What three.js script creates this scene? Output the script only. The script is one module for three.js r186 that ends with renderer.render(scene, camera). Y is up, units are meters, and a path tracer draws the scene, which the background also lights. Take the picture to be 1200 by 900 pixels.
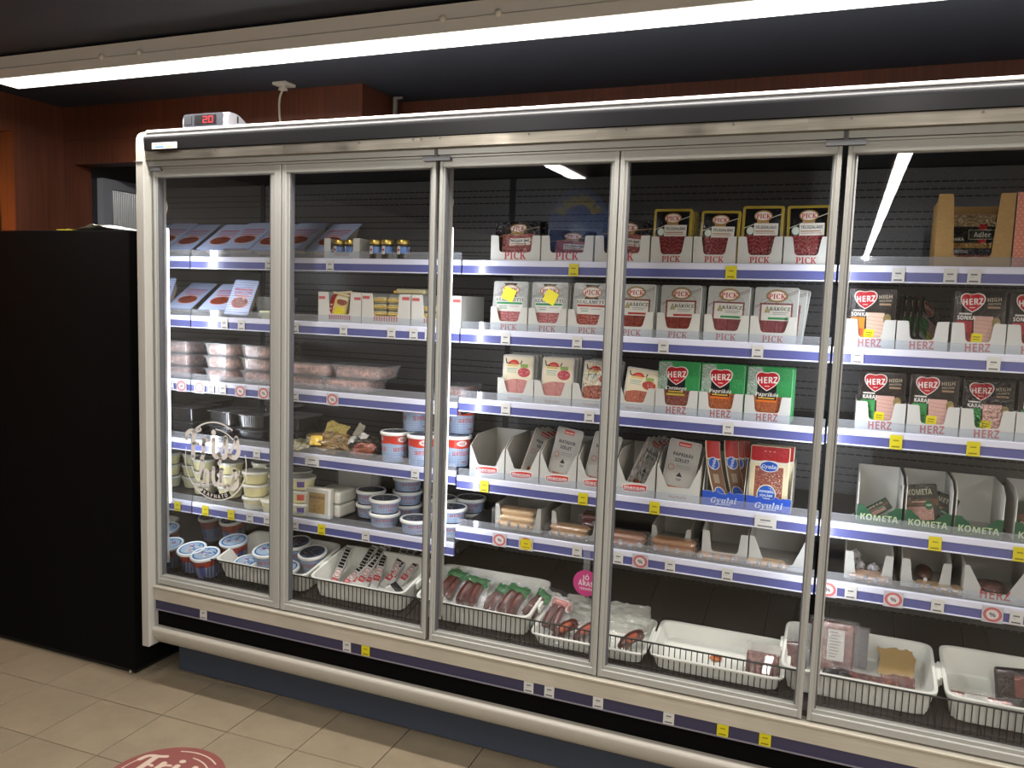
import * as THREE from 'three';
import { RoundedBoxGeometry } from 'three/addons/geometries/RoundedBoxGeometry.js';
import { mergeGeometries } from 'three/addons/utils/BufferGeometryUtils.js';
import { RectAreaLightUniformsLib } from 'three/addons/lights/RectAreaLightUniformsLib.js';
import { FontLoader } from 'three/addons/loaders/FontLoader.js';
import { TextGeometry } from 'three/addons/geometries/TextGeometry.js';

// ---------------------------------------------------------------- camera, exposure, large lights
const scene = new THREE.Scene();
scene.background = new THREE.Color(0x000000);
const camera = new THREE.PerspectiveCamera(2 * Math.atan(450 / 950.867) * 180 / Math.PI, 4 / 3, 0.05, 60);
camera.position.set(2.52798, 1.61511, 2.44127);
camera.rotation.order = 'YXZ';
camera.rotation.set(-0.1013906, 0.384328, 0.0332869);
const renderer = new THREE.WebGLRenderer({ antialias: true });
renderer.toneMapping = THREE.LinearToneMapping;
renderer.toneMappingExposure = 2.3;
renderer.shadowMap.enabled = true;
RectAreaLightUniformsLib.init();

const CEIL = 2.5;
const TUBE = 25, LED = 19;                       // radiance of the ceiling battens and of the mullion strips
function areaLight(color, L, w, h, [x, y, z], [tx, ty, tz]) {
  const l = new THREE.RectAreaLight(color, L, w, h);
  l.position.set(x, y, z); l.lookAt(tx, ty, tz);   // a light's lookAt turns its +z; RectAreaLight shines along -z
  l.up.set(0, 1, 0); scene.add(l); return l;
}

// ---------------------------------------------------------------- helpers
let seed = 20240611;
const rnd = () => { seed = (seed * 1664525 + 1013904223) >>> 0; return seed / 4294967296; };
const rr = (a, b) => a + (b - a) * rnd();
const taken = {};
function numbered(n) { const k = taken[n] = (taken[n] ?? -1) + 1; return k ? `${n}_${String(k).padStart(3, '0')}` : n; }
function tag(o, label, category, group) { o.userData.label = label; o.userData.category = category; if (group) o.userData.group = group; return o; }
function thing(name, label, category, pos = [0, 0, 0], rot = [0, 0, 0], group) {
  const o = new THREE.Group(); o.name = numbered(name); scene.add(o);
  o.position.set(...pos); o.rotation.set(...rot); return tag(o, label, category, group);
}
function mesh(name, geo, mat, parent) {
  const m = new THREE.Mesh(geo, mat); m.name = parent ? name : numbered(name);
  m.castShadow = m.receiveShadow = true; (parent ?? scene).add(m); return m;
}
function part(name, parent) { const g = new THREE.Group(); g.name = name; parent.add(g); return g; }
function structure(o) { o.userData.kind = 'structure'; return o; }
const V = (x, y, z) => new THREE.Vector3(x, y, z);
function bx(x0, x1, y0, y1, z0, z1) { const g = new THREE.BoxGeometry(x1 - x0, y1 - y0, z1 - z0); g.translate((x0 + x1) / 2, (y0 + y1) / 2, (z0 + z1) / 2); return g; }
function rbx(x0, x1, y0, y1, z0, z1, r = 0.004, s = 2) { const g = new RoundedBoxGeometry(x1 - x0, y1 - y0, z1 - z0, s, r); g.translate((x0 + x1) / 2, (y0 + y1) / 2, (z0 + z1) / 2); return g; }
function clean(g) { const n = g.index ? g.toNonIndexed() : g; for (const k of Object.keys(n.attributes)) if (!['position', 'normal', 'uv'].includes(k)) n.deleteAttribute(k); n.clearGroups(); return n; }
const merge = (...a) => mergeGeometries(a.flat().map(clean));
function cyl(p, q, r, n = 8) {
  const a = V(...p), b = V(...q), d = b.clone().sub(a), g = new THREE.CylinderGeometry(r, r, d.length(), n);
  g.applyQuaternion(new THREE.Quaternion().setFromUnitVectors(V(0, 1, 0), d.normalize())); g.translate((p[0] + q[0]) / 2, (p[1] + q[1]) / 2, (p[2] + q[2]) / 2); return g;
}
function tube(pts, r, n = 24, m = 8) { return new THREE.TubeGeometry(new THREE.CatmullRomCurve3(pts.map(p => V(...p))), n, r, m); }
function lathe(pts, n = 28) { return new THREE.LatheGeometry(pts.map(p => new THREE.Vector2(p[0], p[1])), n); }
// uv of the front (xy) face stretched to 0..1
function fitUV(g, x0, x1, y0, y1) { const p = g.attributes.position, u = g.attributes.uv; for (let i = 0; i < p.count; i++) u.setXY(i, (p.getX(i) - x0) / (x1 - x0), (p.getY(i) - y0) / (y1 - y0)); return g; }
function metricUV(g, s = 1) { // box-projected uv in metres / s
  const p = g.attributes.position, n = g.attributes.normal, u = g.attributes.uv;
  for (let i = 0; i < p.count; i++) {
    const ax = Math.abs(n.getX(i)), ay = Math.abs(n.getY(i)), az = Math.abs(n.getZ(i));
    if (ay >= ax && ay >= az) u.setXY(i, p.getX(i) / s, p.getZ(i) / s); else if (ax >= az) u.setXY(i, p.getZ(i) / s, p.getY(i) / s); else u.setXY(i, p.getX(i) / s, p.getY(i) / s);
  } return g;
}
function rrect(w, h, r, x = -w / 2, y = 0) {
  const s = new THREE.Shape(); s.moveTo(x + r, y); s.lineTo(x + w - r, y); s.quadraticCurveTo(x + w, y, x + w, y + r); s.lineTo(x + w, y + h - r); s.quadraticCurveTo(x + w, y + h, x + w - r, y + h);
  s.lineTo(x + r, y + h); s.quadraticCurveTo(x, y + h, x, y + h - r); s.lineTo(x, y + r); s.quadraticCurveTo(x, y, x + r, y); return s;
}
function slab(shape, d, bevel = 0, seg = 6) { return new THREE.ExtrudeGeometry(shape, { depth: d, bevelEnabled: bevel > 0, bevelSize: bevel, bevelThickness: bevel, bevelOffset: -bevel, bevelSegments: 2, curveSegments: seg }); }
// textures
function canvasTex(w, h, draw, srgb = true) {
  const c = document.createElement('canvas'); c.width = w; c.height = h; const x = c.getContext('2d'); draw(x, w, h);
  const t = new THREE.CanvasTexture(c); if (srgb) t.colorSpace = THREE.SRGBColorSpace; t.wrapS = t.wrapT = THREE.RepeatWrapping; t.anisotropy = 8; return t;
}
const hash = (x, y, s) => { let n = Math.imul(x, 374761393) + Math.imul(y, 668265263) + Math.imul(s, 1274126177); n = Math.imul(n ^ (n >>> 13), 1274126177); return ((n ^ (n >>> 16)) >>> 0) / 4294967296; };
function vnoise(x, y, per, s) { const xi = Math.floor(x), yi = Math.floor(y), fx = x - xi, fy = y - yi, m = v => ((v % per) + per) % per, e = t => t * t * (3 - 2 * t);
  const a = hash(m(xi), m(yi), s), b = hash(m(xi + 1), m(yi), s), c = hash(m(xi), m(yi + 1), s), d = hash(m(xi + 1), m(yi + 1), s);
  return (a + (b - a) * e(fx)) * (1 - e(fy)) + (c + (d - c) * e(fx)) * e(fy); }
function dataTex(n, f, srgb = true, m = n) { // f(u,v) -> [r,g,b] 0..1, tileable
  const a = new Uint8Array(n * m * 4); for (let y = 0; y < m; y++) for (let x = 0; x < n; x++) { const c = f(x / n, y / m), k = (y * n + x) * 4; for (let i = 0; i < 3; i++) a[k + i] = Math.max(0, Math.min(255, c[i] * 255)); a[k + 3] = 255; }
  const t = new THREE.DataTexture(a, n, m); t.wrapS = t.wrapT = THREE.RepeatWrapping; t.magFilter = THREE.LinearFilter; t.minFilter = THREE.LinearMipmapLinearFilter; t.generateMipmaps = true; if (srgb) t.colorSpace = THREE.SRGBColorSpace; t.needsUpdate = true; return t;
}
const fbm = (u, v, p, s, o = 4) => { let r = 0, a = .5, t = 0; for (let i = 0; i < o; i++) { r += a * vnoise(u * p, v * p, p, s + i); t += a; a *= .55; p *= 2; } return r / t; };
const std = (color, roughness = .6, o = {}) => new THREE.MeshStandardMaterial({ color, roughness, ...o });
const phy = (color, roughness = .4, o = {}) => new THREE.MeshPhysicalMaterial({ color, roughness, ...o });

// ---------------------------------------------------------------- shared materials
const crinkle = dataTex(256, (u, v) => { const a = Math.abs(fbm(u, v, 5, 11, 4) - .5) * 2, b = Math.abs(fbm(u, v, 9, 31, 3) - .5) * 2; const h = 1 - Math.min(a, b * 1.1); return [h, h, h]; }, false);
const speckle = dataTex(256, (u, v) => { const h = fbm(u, v, 24, 5, 4); return [h, h, h]; }, false);
const M = {};
M.ceiling = std(0x2b2f3a, .8);
{ const wd = dataTex(512, (u, v) => { const g = fbm(u, v * .5 + .1 * fbm(u, v, 3, 4, 2), 4, 21, 3), f = vnoise(u * 96, v * 4, 96, 7) * .5 + vnoise(u * 200, v * 6, 200, 9) * .5; const k = .6 + .25 * g + .22 * (f - .5); return [.52 * k, .29 * k, .2 * k]; });
  M.wood = std(0xffffff, .45, { map: wd }); }
{ const st = dataTex(512, (u, v) => { const k = .86 + .1 * (fbm(u, v, 6, 3, 4) - .5) + .06 * (vnoise(u * 220, v * 220, 220, 8) - .5) - .1 * Math.max(0, fbm(u, v, 9, 77, 3) - .6); return [.595 * k, .54 * k, .45 * k]; });
  M.tiles = [0, .37, .71].map(o => { const t = st.clone(); t.offset.set(o, o * .6); t.needsUpdate = true; return std(0xffffff, .38, { map: t }); }); }
M.grout = std(0x3a332a, .9);
M.floorFar = std(0x8a7f6c, .5);
M.plaster = std(0xd8d2c8, .85);
M.dark = std(0x0b0b0c, .5);
M.blackBox = phy(0x030303, .9, { specularIntensity: .25 });
{ const t = dataTex(512, (u, v) => { const k = .8 + .12 * (vnoise(u * 8, v * 240, 240, 3) - .5) + .08 * (vnoise(u * 3, v * 120, 120, 6) - .5) + .06 * (fbm(u, v, 5, 6, 3) - .5); return [k, k * .985, k * .955]; });
  const r = dataTex(256, (u, v) => { const k = .34 + .25 * (fbm(u, v, 6, 12, 4) - .3); return [k, k, k]; }, false);
  M.steel = std(0x98948c, 1, { metalness: .9, map: t, roughnessMap: r }); }
{ const t = dataTex(256, (u, v) => { const k = .9 + .05 * (vnoise(u * 4, v * 160, 160, 3) - .5) + .08 * (fbm(u, v, 5, 6, 3) - .5); return [k, k * .985, k * .955]; }); M.sill = std(0xc3bfb5, .42, { metalness: .2, map: t }); }
M.alu = std(0x9c9c97, .42, { metalness: .2 });
M.aluBright = std(0xc8c8c4, .3, { metalness: .6 });
M.panelWhite = std(0xa3a19a, .42);
M.gasket = std(0x55565a, .7);
M.headBlack = phy(0x07070a, .42, { clearcoat: .3, clearcoatRoughness: .22, specularIntensity: .5 });
M.topPlate = std(0xcfcfcc, .35);
M.bumper = phy(0x9b968c, .45, { clearcoat: .3, clearcoatRoughness: .3 });
M.kick = std(0x353d4c, .6);
M.blueRail = phy(0x4a4f86, .3, { clearcoat: .6, clearcoatRoughness: .12 });
M.whiteRail = phy(0xc4c6d6, .28, { clearcoat: .6, clearcoatRoughness: .12 });
M.darkRail = std(0x2d2b45, .45);
M.shelf = std(0x3a3a3c, .35, { metalness: .5 });
M.mirror = std(0xd2d4d6, .03, { metalness: 1 });
M.glass = phy(0xffffff, 0, { transmission: 1, thickness: 0, ior: 1.5, specularIntensity: .5 });
M.clear = phy(0xf4f7fb, .04, { transmission: .93, thickness: 0, ior: 1.5 });
M.film = phy(0xffffff, .05, { transmission: .97, thickness: 0, ior: 1.5, bumpMap: crinkle, bumpScale: .006 });
M.clearTray = phy(0xf2f5f6, .08, { transmission: .8, thickness: 0, ior: 1.5 });
M.deck = std(0x3f3837, .45, { metalness: .1 });
M.deckSeam = std(0x0c0b0b, .8);
M.wire = std(0x0c0c0d, .4);
M.plastic = phy(0xe2e3db, .38, { clearcoat: .2, clearcoatRoughness: .3 });
M.card = std(0xc2c2bc, .7);
M.cardGrey = std(0xb0ada4, .8);
M.kraftEdge = std(0xb99c6a, .8);
M.kraft = std(0xb08c55, .8);
M.whiteLid = phy(0xe6e6e0, .3);

// ---------------------------------------------------------------- the room
const XL = -1.14, ZS = -0.55, ZB = -0.88, XR = 6.0, ZF = 11.0;
{
  const floor = structure(part('floor', scene));
  mesh('floor_bed', bx(XL - 1.9, XR + .15, -.12, -.006, -2.4, ZF + .15), M.grout, floor);
  const P = .303, T = .2995, tg = metricUV(rbx(-T / 2, T / 2, -.012, 0, -T / 2, T / 2, .0018, 1), .45), a = .03;
  for (let i = -6; i < 15; i++) for (let k = -2; k < 10; k++) {
    const u = (i + .5) * P, v = (k + .5) * P, x = -.083 + u * Math.cos(a) + v * Math.sin(a), z = .198 - u * Math.sin(a) + v * Math.cos(a);
    if (x < XL - .35 || z < -.35) continue;
    const t = mesh('tile', tg, M.tiles[Math.floor(rnd() * 3)], floor); t.position.set(x, rr(-.0012, 0), z); t.rotation.y = a + Math.floor(rnd() * 4) * Math.PI / 2;
  }
  mesh('far_paving', bx(XL, XR, -.006, -.002, 3.4, ZF), M.floorFar, floor);
  const c = structure(mesh('ceiling', bx(XL - 1.9, XR + .15, CEIL, CEIL + .12, -2.4, ZF + .15), M.ceiling));
  // wall behind the cabinet, wood clad above it
  const wb = structure(part('wall_back', scene));
  mesh('cladding', metricUV(bx(.6, XR, 1.9, CEIL, ZB - .08, ZB), .9), M.wood, wb);
  mesh('plaster', bx(-.2, XR, 0, 1.9, ZB - .08, ZB), M.plaster, wb);
  const tr = structure(part('trim_1', scene));     // boxed-out soffit over the passage
  mesh('fascia', metricUV(bx(XL, .6, 2.338, CEIL, ZB - .08, ZS), .9), M.wood, tr);
  mesh('lower_panel', metricUV(bx(XL, -.06, 2.22, 2.336, ZS - .1, ZS), .9), M.wood, tr);
  mesh('post', metricUV(bx(XL, -1.072, 0, 2.22, ZS - .1, ZS), .9), M.wood, tr);
  mesh('reveal', metricUV(bx(-.2, -.06, 0, 2.22, ZS - .1, ZS), .9), M.wood, tr);
  // passage behind the opening
  const pw = structure(part('wall_passage', scene));
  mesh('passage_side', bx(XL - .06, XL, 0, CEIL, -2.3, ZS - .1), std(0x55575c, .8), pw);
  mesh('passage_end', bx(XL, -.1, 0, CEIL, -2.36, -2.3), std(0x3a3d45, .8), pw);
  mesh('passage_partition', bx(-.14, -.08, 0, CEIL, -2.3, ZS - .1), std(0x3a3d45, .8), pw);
  // left wall: fascia, post, opening to the bakery corner, then plain wall
  const wl = structure(part('wall_left', scene));
  mesh('fascia', metricUV(bx(XL - .1, XL, 2.33, CEIL, ZS, 6.2), .9), M.wood, wl);
  mesh('post', metricUV(bx(XL - .1, XL, 0, 2.33, ZS, -.282), .9), M.wood, wl);
  mesh('plaster', bx(XL - .1, XL, 0, 2.33, 1.2, ZF), M.plaster, wl);
  mesh('upper_plaster', bx(XL - .1, XL, 2.33, CEIL, 6.2, ZF), M.plaster, wl);
  const al = structure(part('wall_alcove', scene));
  mesh('alcove_back', bx(-2.76, -2.7, 0, CEIL, -1.4, 1.7), std(0x54463a, .8), al);
  mesh('alcove_side', bx(-2.7, XL - .1, 0, CEIL, -1.46, -1.4), std(0x54463a, .8), al);
  mesh('alcove_front', bx(-2.7, XL - .1, 0, CEIL, 1.7, 1.76), std(0x54463a, .8), al);
  structure(mesh('wall_right', bx(XR, XR + .1, 0, CEIL, -2.4, ZF), M.plaster));
  structure(mesh('wall_front', bx(XL, XR, 0, CEIL, ZF, ZF + .1), std(0xb9b0a4, .85)));
  // open door leaf with ribbed glass, standing in the passage
  const d = structure(part('door_1', scene));
  const grey = std(0x8b8f97, .5);
  const x0 = -1.045, x1 = -1.005, za = -.66, zb = -1.5;
  mesh('frame', merge(bx(x0, x1, 0, 2.17, za - .055, za), bx(x0, x1, 0, 2.17, zb, zb + .055), bx(x0, x1, 2.12, 2.17, zb + .055, za - .055), bx(x0, x1, 0, .12, zb + .055, za - .055)), grey, d);
  const ribs = []; for (let z = zb + .06; z < za - .06; z += .012) ribs.push(cyl([-1.025, .12, z], [-1.025, 2.12, z], .0062, 8));
  const rg = mesh('ribbed_pane', merge(ribs), phy(0xb9bdc0, .22, { metalness: .55 }), d); rg.userData.kind = 'stuff';
  mesh('handle', merge(cyl([-1.005, 1.02, za - .03], [-.96, 1.02, za - .03], .008), cyl([-.96, 1.02, za - .03], [-.96, 1.02, za - .14], .008)), M.aluBright, d);
}
// ---------------------------------------------------------------- ceiling battens: glowing diffuser and an area light under it
function batten(alongX, a0, a1, c0, c1, label, k = 1) {
  const b = thing('ceiling_batten', label, 'ceiling light');
  const B = (u0, u1, y0, y1, v0, v1) => alongX ? bx(u0, u1, y0, y1, v0, v1) : bx(v0, v1, y0, y1, u0, u1);
  const body = std(0xe2dfda, .5), y = 2.4;
  mesh('housing', merge(B(a0, a1, y + .006, y + .042, c0, c1), B(a0 + .01, a1 - .01, y + .045, CEIL - .012, c0 + .004, c1 - .004)), body, b);
  mesh('diffuser', B(a0 + .012, a1 - .012, y, y + .006, c0 + .006, c1 - .006), std(0xffffff, .6, { emissive: 0xfff9f2, emissiveIntensity: 1.6 }), b);
  const n = Math.max(1, Math.round((a1 - a0) / 1.5)), cl = [];
  for (let i = 0; i < n; i++) for (const o of [-.09, .09]) { const u = a0 + (i + .5) * (a1 - a0) / n + o, s = new THREE.SphereGeometry(.011, 10, 8); alongX ? s.translate(u, y + .046, c1) : s.translate(c1, y + .046, u); cl.push(s); }
  const cm = std(0xd8d4cc, .4); for (const g of cl) mesh('cover_clip', g, cm, b);
  const m = (a0 + a1) / 2, c = (c0 + c1) / 2, L = a1 - a0 - .03, W = c1 - c0 - .014, p = alongX ? [m, y - .003, c] : [c, y - .003, m];
  const l = new THREE.RectAreaLight(0xfffaf4, TUBE * k, alongX ? L : W, alongX ? W : L); l.position.set(...p); l.rotation.x = -Math.PI / 2; scene.add(l);
  return b;
}
batten(true, -.62, 4.9, .078, .2, 'long white ceiling batten glowing above the cold cabinet front', .72);
batten(false, 1.62, 10.2, 2.71, 2.79, 'long batten running away from the cabinet, mirrored in its glass', 1.25);
batten(false, .9, 2.5, .86, .98, 'short batten across the aisle, mirrored behind the blue disc', 1.25);
batten(false, .9, 10.2, 5.1, 5.22, 'long batten near the right wall, outside the cabinet run', 1.25);
// ---------------------------------------------------------------- the refrigerated cabinet
const XE = 3.75;                                   // right end, outside the frame
const cab = thing('refrigerated_cabinet', 'long black and steel refrigerated display cabinet with glass doors', 'fridge');
const SH = {                                       // top of each shelf rail, bays of 1.25 m
  A: [1.757, 1.512, 1.242, .988, .718], B: [1.757, 1.512, 1.262, .975, .786], C: [1.757, 1.512, 1.266, .975, .788],
};
const BAY = { A: [0, 1.25], B: [1.25, 2.5], C: [2.5, 3.75] };
const ZR = -.2;                                    // front of the shelf rails
const surf = (b, i) => SH[b][i - 1] - .004;        // where goods stand
{
  // end panel: white profile with a rounded top corner
  const s = new THREE.Shape(); s.moveTo(.036, .165); s.lineTo(.036, 2.17); s.quadraticCurveTo(.036, 2.222, -.016, 2.222); s.lineTo(-.8, 2.222); s.lineTo(-.8, .165); s.closePath();
  const e = slab(s, .032, .004); e.rotateY(-Math.PI / 2); e.translate(-.004, 0, 0);
  mesh('end_panel', e, M.panelWhite, cab);
  mesh('end_panel_joint', bx(-.0405, -.0035, 2.1, 2.102, .0, .0405), M.gasket, cab);
  mesh('back_panel', bx(-.036, XE, .05, 2.2, -.8, -.76), M.dark, cab);
  // canopy: black rounded fascia, white top, steel strip beneath
  const f = new THREE.Shape(); f.moveTo(.03, 2.145); f.lineTo(.034, 2.185); f.quadraticCurveTo(.034, 2.206, .016, 2.209); f.lineTo(-.03, 2.209); f.lineTo(-.03, 2.145); f.closePath();
  const fg = new THREE.ExtrudeGeometry(f, { depth: XE - .0, bevelEnabled: false, curveSegments: 10 }); fg.rotateY(Math.PI / 2); // z->x, x->-z
  fg.scale(1, 1, -1); fg.index || 0; const pos = fg.attributes.position; for (let i = 0; i < pos.count; i += 3) for (const at of [fg.attributes.position, fg.attributes.normal, fg.attributes.uv]) { const k = at.itemSize; for (let c = 0; c < k; c++) { const a = at.array[(i + 1) * k + c]; at.array[(i + 1) * k + c] = at.array[(i + 2) * k + c]; at.array[(i + 2) * k + c] = a; } } fg.computeVertexNormals();
  mesh('canopy_fascia', fg, M.headBlack, cab);
  mesh('top_plate', merge(rbx(-.004, XE, 2.2095, 2.222, -.07, .022, .005), bx(-.004, XE, 2.2095, 2.218, -.8, -.07)), M.topPlate, cab);
  mesh('steel_strip', metricUV(rbx(0, XE, 2.106, 2.1445, -.02, .027, .003), .6), M.steel, cab);
  const screws = []; for (let x = .34; x < XE; x += .31) screws.push(cyl([x, 2.136, .026], [x, 2.136, .0285], .0032, 8)); for (const x of [1.17, 1.2]) screws.push(cyl([x, 2.137, .026], [x, 2.137, .029], .004, 8));
  const sc = mesh('screw_heads', merge(screws), std(0x4d4a46, .5, { metalness: .7 }), cab); sc.userData.kind = 'stuff';
  mesh('door_track', merge(bx(0, XE, 2.086, 2.106, -.022, .012), bx(0, XE, 2.078, 2.084, -.03, .006)), M.alu, cab);
  mesh('canopy_underside', bx(0, XE, 2.112, 2.14, -.67, -.03), M.dark, cab);
  const spacer = []; for (const x of [1.25, 2.5]) spacer.push(bx(x - .05, x + .05, 2.068, 2.082, -.01, .0125), bx(x - .006, x + .006, 2.082, 2.106, -.01, .014)); spacer.push(bx(.006, .06, 2.07, 2.082, -.01, .0125));
  for (const g of spacer) mesh('hinge_gap', g, M.gasket, cab);
  // sill, price rail, recess, bumper, kick plate
  mesh('steel_sill', metricUV(merge(bx(0, XE, .356, .412, -.1, .006), rbx(0, XE, .408, .417, -.06, .016, .003)), .6), M.sill, cab);
  mesh('lower_price_rail', merge(bx(0, XE, .3155, .3555, -.05, .0)), M.darkRail, cab);
  mesh('lower_rail_lip', rbx(0, XE, .312, .3165, -.04, .004, .001, 1), std(0x77737c, .4), cab);
  mesh('front_recess', bx(0, XE, .2, .312, -.06, -.012), phy(0x040404, .8, { specularIntensity: .15 }), cab);
  const b = new THREE.Shape(); b.moveTo(-.05, .244); b.lineTo(.006, .244); b.quadraticCurveTo(.018, .242, .021, .232); b.quadraticCurveTo(.024, .205, .004, .182); b.quadraticCurveTo(-.016, .164, -.05, .16); b.closePath();
  const bg = new THREE.ExtrudeGeometry(b, { depth: XE, bevelEnabled: false, curveSegments: 14 }); bg.rotateY(-Math.PI / 2); bg.translate(XE, 0, 0); bg.rotateY(0);
  // after rotateY(-90) local x -> z, local z -> -x
  mesh('bumper', bg, M.bumper, cab);
  mesh('kick_plate', bx(.002, XE, .006, .2, -.14, -.122), M.kick, cab);
  mesh('base_tray', bx(0, XE, .16, .4, -.75, -.1), M.dark, cab);
  // interior
  mesh('mirror_end_wall', bx(-.0035, .0005, .42, 2.112, -.66, -.045), M.mirror, cab);
  mesh('mirror_edge', rbx(-.0035, .004, .42, 2.05, -.05, -.04, .001, 1), M.panelWhite, cab);
  const perf = dataTex(256, (u, v) => { const row = Math.floor(v * 4), yv = (v * 4) % 1, off = row % 2 ? .25 : 0, xv = ((u * 4 + off) % 1); const slot = row < 3 && Math.abs(yv - .5) < .09 && xv < .82; const n = .9 + .2 * (fbm(u, v, 16, 6, 3) - .5); return slot ? [.03, .03, .032] : [.4 * n, .405 * n, .415 * n]; });
  M.perf = std(0xffffff, .45, { map: perf, metalness: .2 });
  const pw = 1.25;
  for (let i = 0; i < 3; i++) for (let k = 0; k < 5; k++) { const y0 = .56 + k * .31; mesh('back_panel_plate', metricUV(bx(i * pw + .012, (i + 1) * pw - .012, y0, y0 + .3075, -.668, -.66), .1), M.perf, cab); }
  const ups = []; for (let i = 0; i <= 3; i++) ups.push([i * pw]);
  for (const [x] of ups) mesh('upright', merge(bx(Math.max(x - .012, .001), x + .012, .5, 2.112, -.672, -.655)), M.dark, cab);
  mesh('back_void', bx(0, XE, .45, 2.14, -.7, -.675), M.dark, cab);
  // sloping deck of plates
  const deckY = z => .435 + (-.1 - z) * .22; const ang = Math.atan(.22), len = .56 / Math.cos(ang);
  const half = len / 2 - .001;
  for (let k = -7; k < 10; k++) { const xa = 1.93 + k * .208, xb = xa + .208, a = Math.max(xa + .0012, .002), z = Math.min(xb - .0012, XE); if (z - a < .02) continue;
    for (const h of [0, 1]) { const g = rbx(a + .001, z - .001, -.006, 0, -half, -.001, .0016, 1); g.translate(0, 0, -h * half); g.rotateX(ang); g.translate(0, .435, -.1); mesh('deck_plate', g, M.deck, cab); } }
  { const g = bx(0, XE, -.014, -.0075, -len, 0); g.rotateX(ang); g.translate(0, .435, -.1); mesh('deck_underside', g, M.deckSeam, cab); }
  mesh('deck_front_lip', merge(bx(0, XE, .405, .435, -.1, -.035)), M.deck, cab);
  for (const [x0, x1] of Object.values(BAY)) {
    const g = part('wire_guard', cab), a = x0 + .012, z = x1 - .008, w = [];
    mesh('top_wire', cyl([a, .528, -.09], [z, .528, -.09], .003), M.wire, g);
    mesh('bottom_wire', cyl([a, .446, -.09], [z, .446, -.09], .002), M.wire, g);
    for (let x = a; x <= z; x += .0178) w.push(cyl([x, .436, -.09], [x, .528, -.09], .0017, 6));
    mesh('upright_wires', merge(w), M.wire, g).userData.kind = 'stuff';
  }
  // shelves
  const rs = new THREE.Shape(); rs.moveTo(0, 0); rs.lineTo(.012, 0); rs.lineTo(.010, -.05); rs.lineTo(.002, -.052); rs.closePath();
  for (const [b, [x0, x1]] of Object.entries(BAY)) SH[b].forEach((y, i) => {
    const s = part('shelf', cab), a = x0 + .003, z = x1 - .003;
    mesh('shelf_board', merge(rbx(a, z, y - .03, y - .004, -.64, ZR - .014, .003, 1), bx(a, a + .004, y - .05, y - .03, -.64, -.24), bx(z - .004, z, y - .05, y - .03, -.64, -.24)), M.shelf, s);
    mesh('rail_top', rbx(a, z, y - .0205, y, ZR - .014, ZR - .0005, .002, 1), M.whiteRail, s);
    mesh('rail_insert', bx(a, z, y - .047, y - .0205, ZR - .012, ZR - .002), M.blueRail, s);
    mesh('rail_lip', rbx(a, z, y - .051, y - .0465, ZR - .012, ZR, .001, 1), M.whiteRail, s);
    if (b === 'B' && i === 0) return;
    mesh('riser', bx(a + (b === 'B' || b === 'C' ? .004 : 0), z, y, y + .026, ZR - .0075, ZR - .006), M.clear, s);
    mesh('riser_edge', bx(a + .004, z, y + .0245, y + .0262, ZR - .0079, ZR - .0056), M.clear, s);
  });
  // LED strips on the hinge mullions
  for (const x of [.012, 1.272, 2.522]) {
    const l = part('mullion_light', cab);
    mesh('profile', bx(x - .012, x + .012, .5, 2.05, -.052, -.04), M.aluBright, l);
    mesh('led_diffuser', rbx(x - .009, x + .009, .745, 1.86, -.072, -.052, .006, 2), std(0xffffff, .5, { emissive: 0xf2f7ff, emissiveIntensity: 1.6 }), l);
    const rl = new THREE.RectAreaLight(0xf1f6ff, LED, .018, 1.11); rl.position.set(x, 1.3025, -.0735); scene.add(rl); // faces -z, into the cabinet
    mesh('lead', tube([[x - .004, 2.05, -.05], [x - .002, 1.98, -.058], [x + .008, 1.94, -.06], [x - .003, 1.9, -.06], [x, 1.858, -.06]], .0025, 24, 6), M.whiteLid, l);
  }
  // doors
  const doors = [[0, .618], [.618, 1.25], [1.25, 1.868], [1.868, 2.5], [2.5, 3.118], [3.118, 3.75]];
  doors.forEach(([a, z], i) => {
    const d = part('glass_door', cab), hl = i % 2 === 0, xa = a + (hl ? .007 : .0015), xz = z - (hl ? .0015 : .007), y0 = .421, y1 = 2.082, sl = hl ? .019 : i === 1 ? .032 : .023, sr = hl ? (i ? .024 : .05) : .02;
    mesh('stile', merge(rbx(xa, xa + sl * .62, y0, y1, -.026, 0, .004), rbx(xa + sl * .62 - .002, xa + sl, y0 + .03, y1 - .03, -.024, -.006, .003)), M.alu, d);
    mesh('stile', merge(rbx(xz - sr * .62, xz, y0, y1, -.026, 0, .004), rbx(xz - sr, xz - sr * .62 + .002, y0 + .03, y1 - .03, -.024, -.006, .003)), M.alu, d);
    mesh('top_rail', rbx(xa + .01, xz - .01, 2.047, y1 - .001, -.033, -.001, .004), M.alu, d);
    mesh('bottom_rail', merge(rbx(xa + .01, xz - .01, y0 + .001, .447, -.033, -.001, .004), rbx(xa + .01, xz - .01, .445, .459, -.03, -.007, .003)), M.alu, d);
    mesh('gasket', merge(bx(xa + sl, xa + sl + .004, .459, 2.047, -.03, -.008), bx(xz - sr - .004, xz - sr, .459, 2.047, -.03, -.008)), M.gasket, d);
    const gl = mesh('pane', new THREE.PlaneGeometry(xz - xa - sl - sr, 2.047 - .459), M.glass, d); gl.position.set((xa + sl + xz - sr) / 2, (2.047 + .459) / 2, -.012);
    const g2 = mesh('pane', gl.geometry, M.glass, d); g2.position.copy(gl.position); g2.position.z = -.026;
  });
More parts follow.
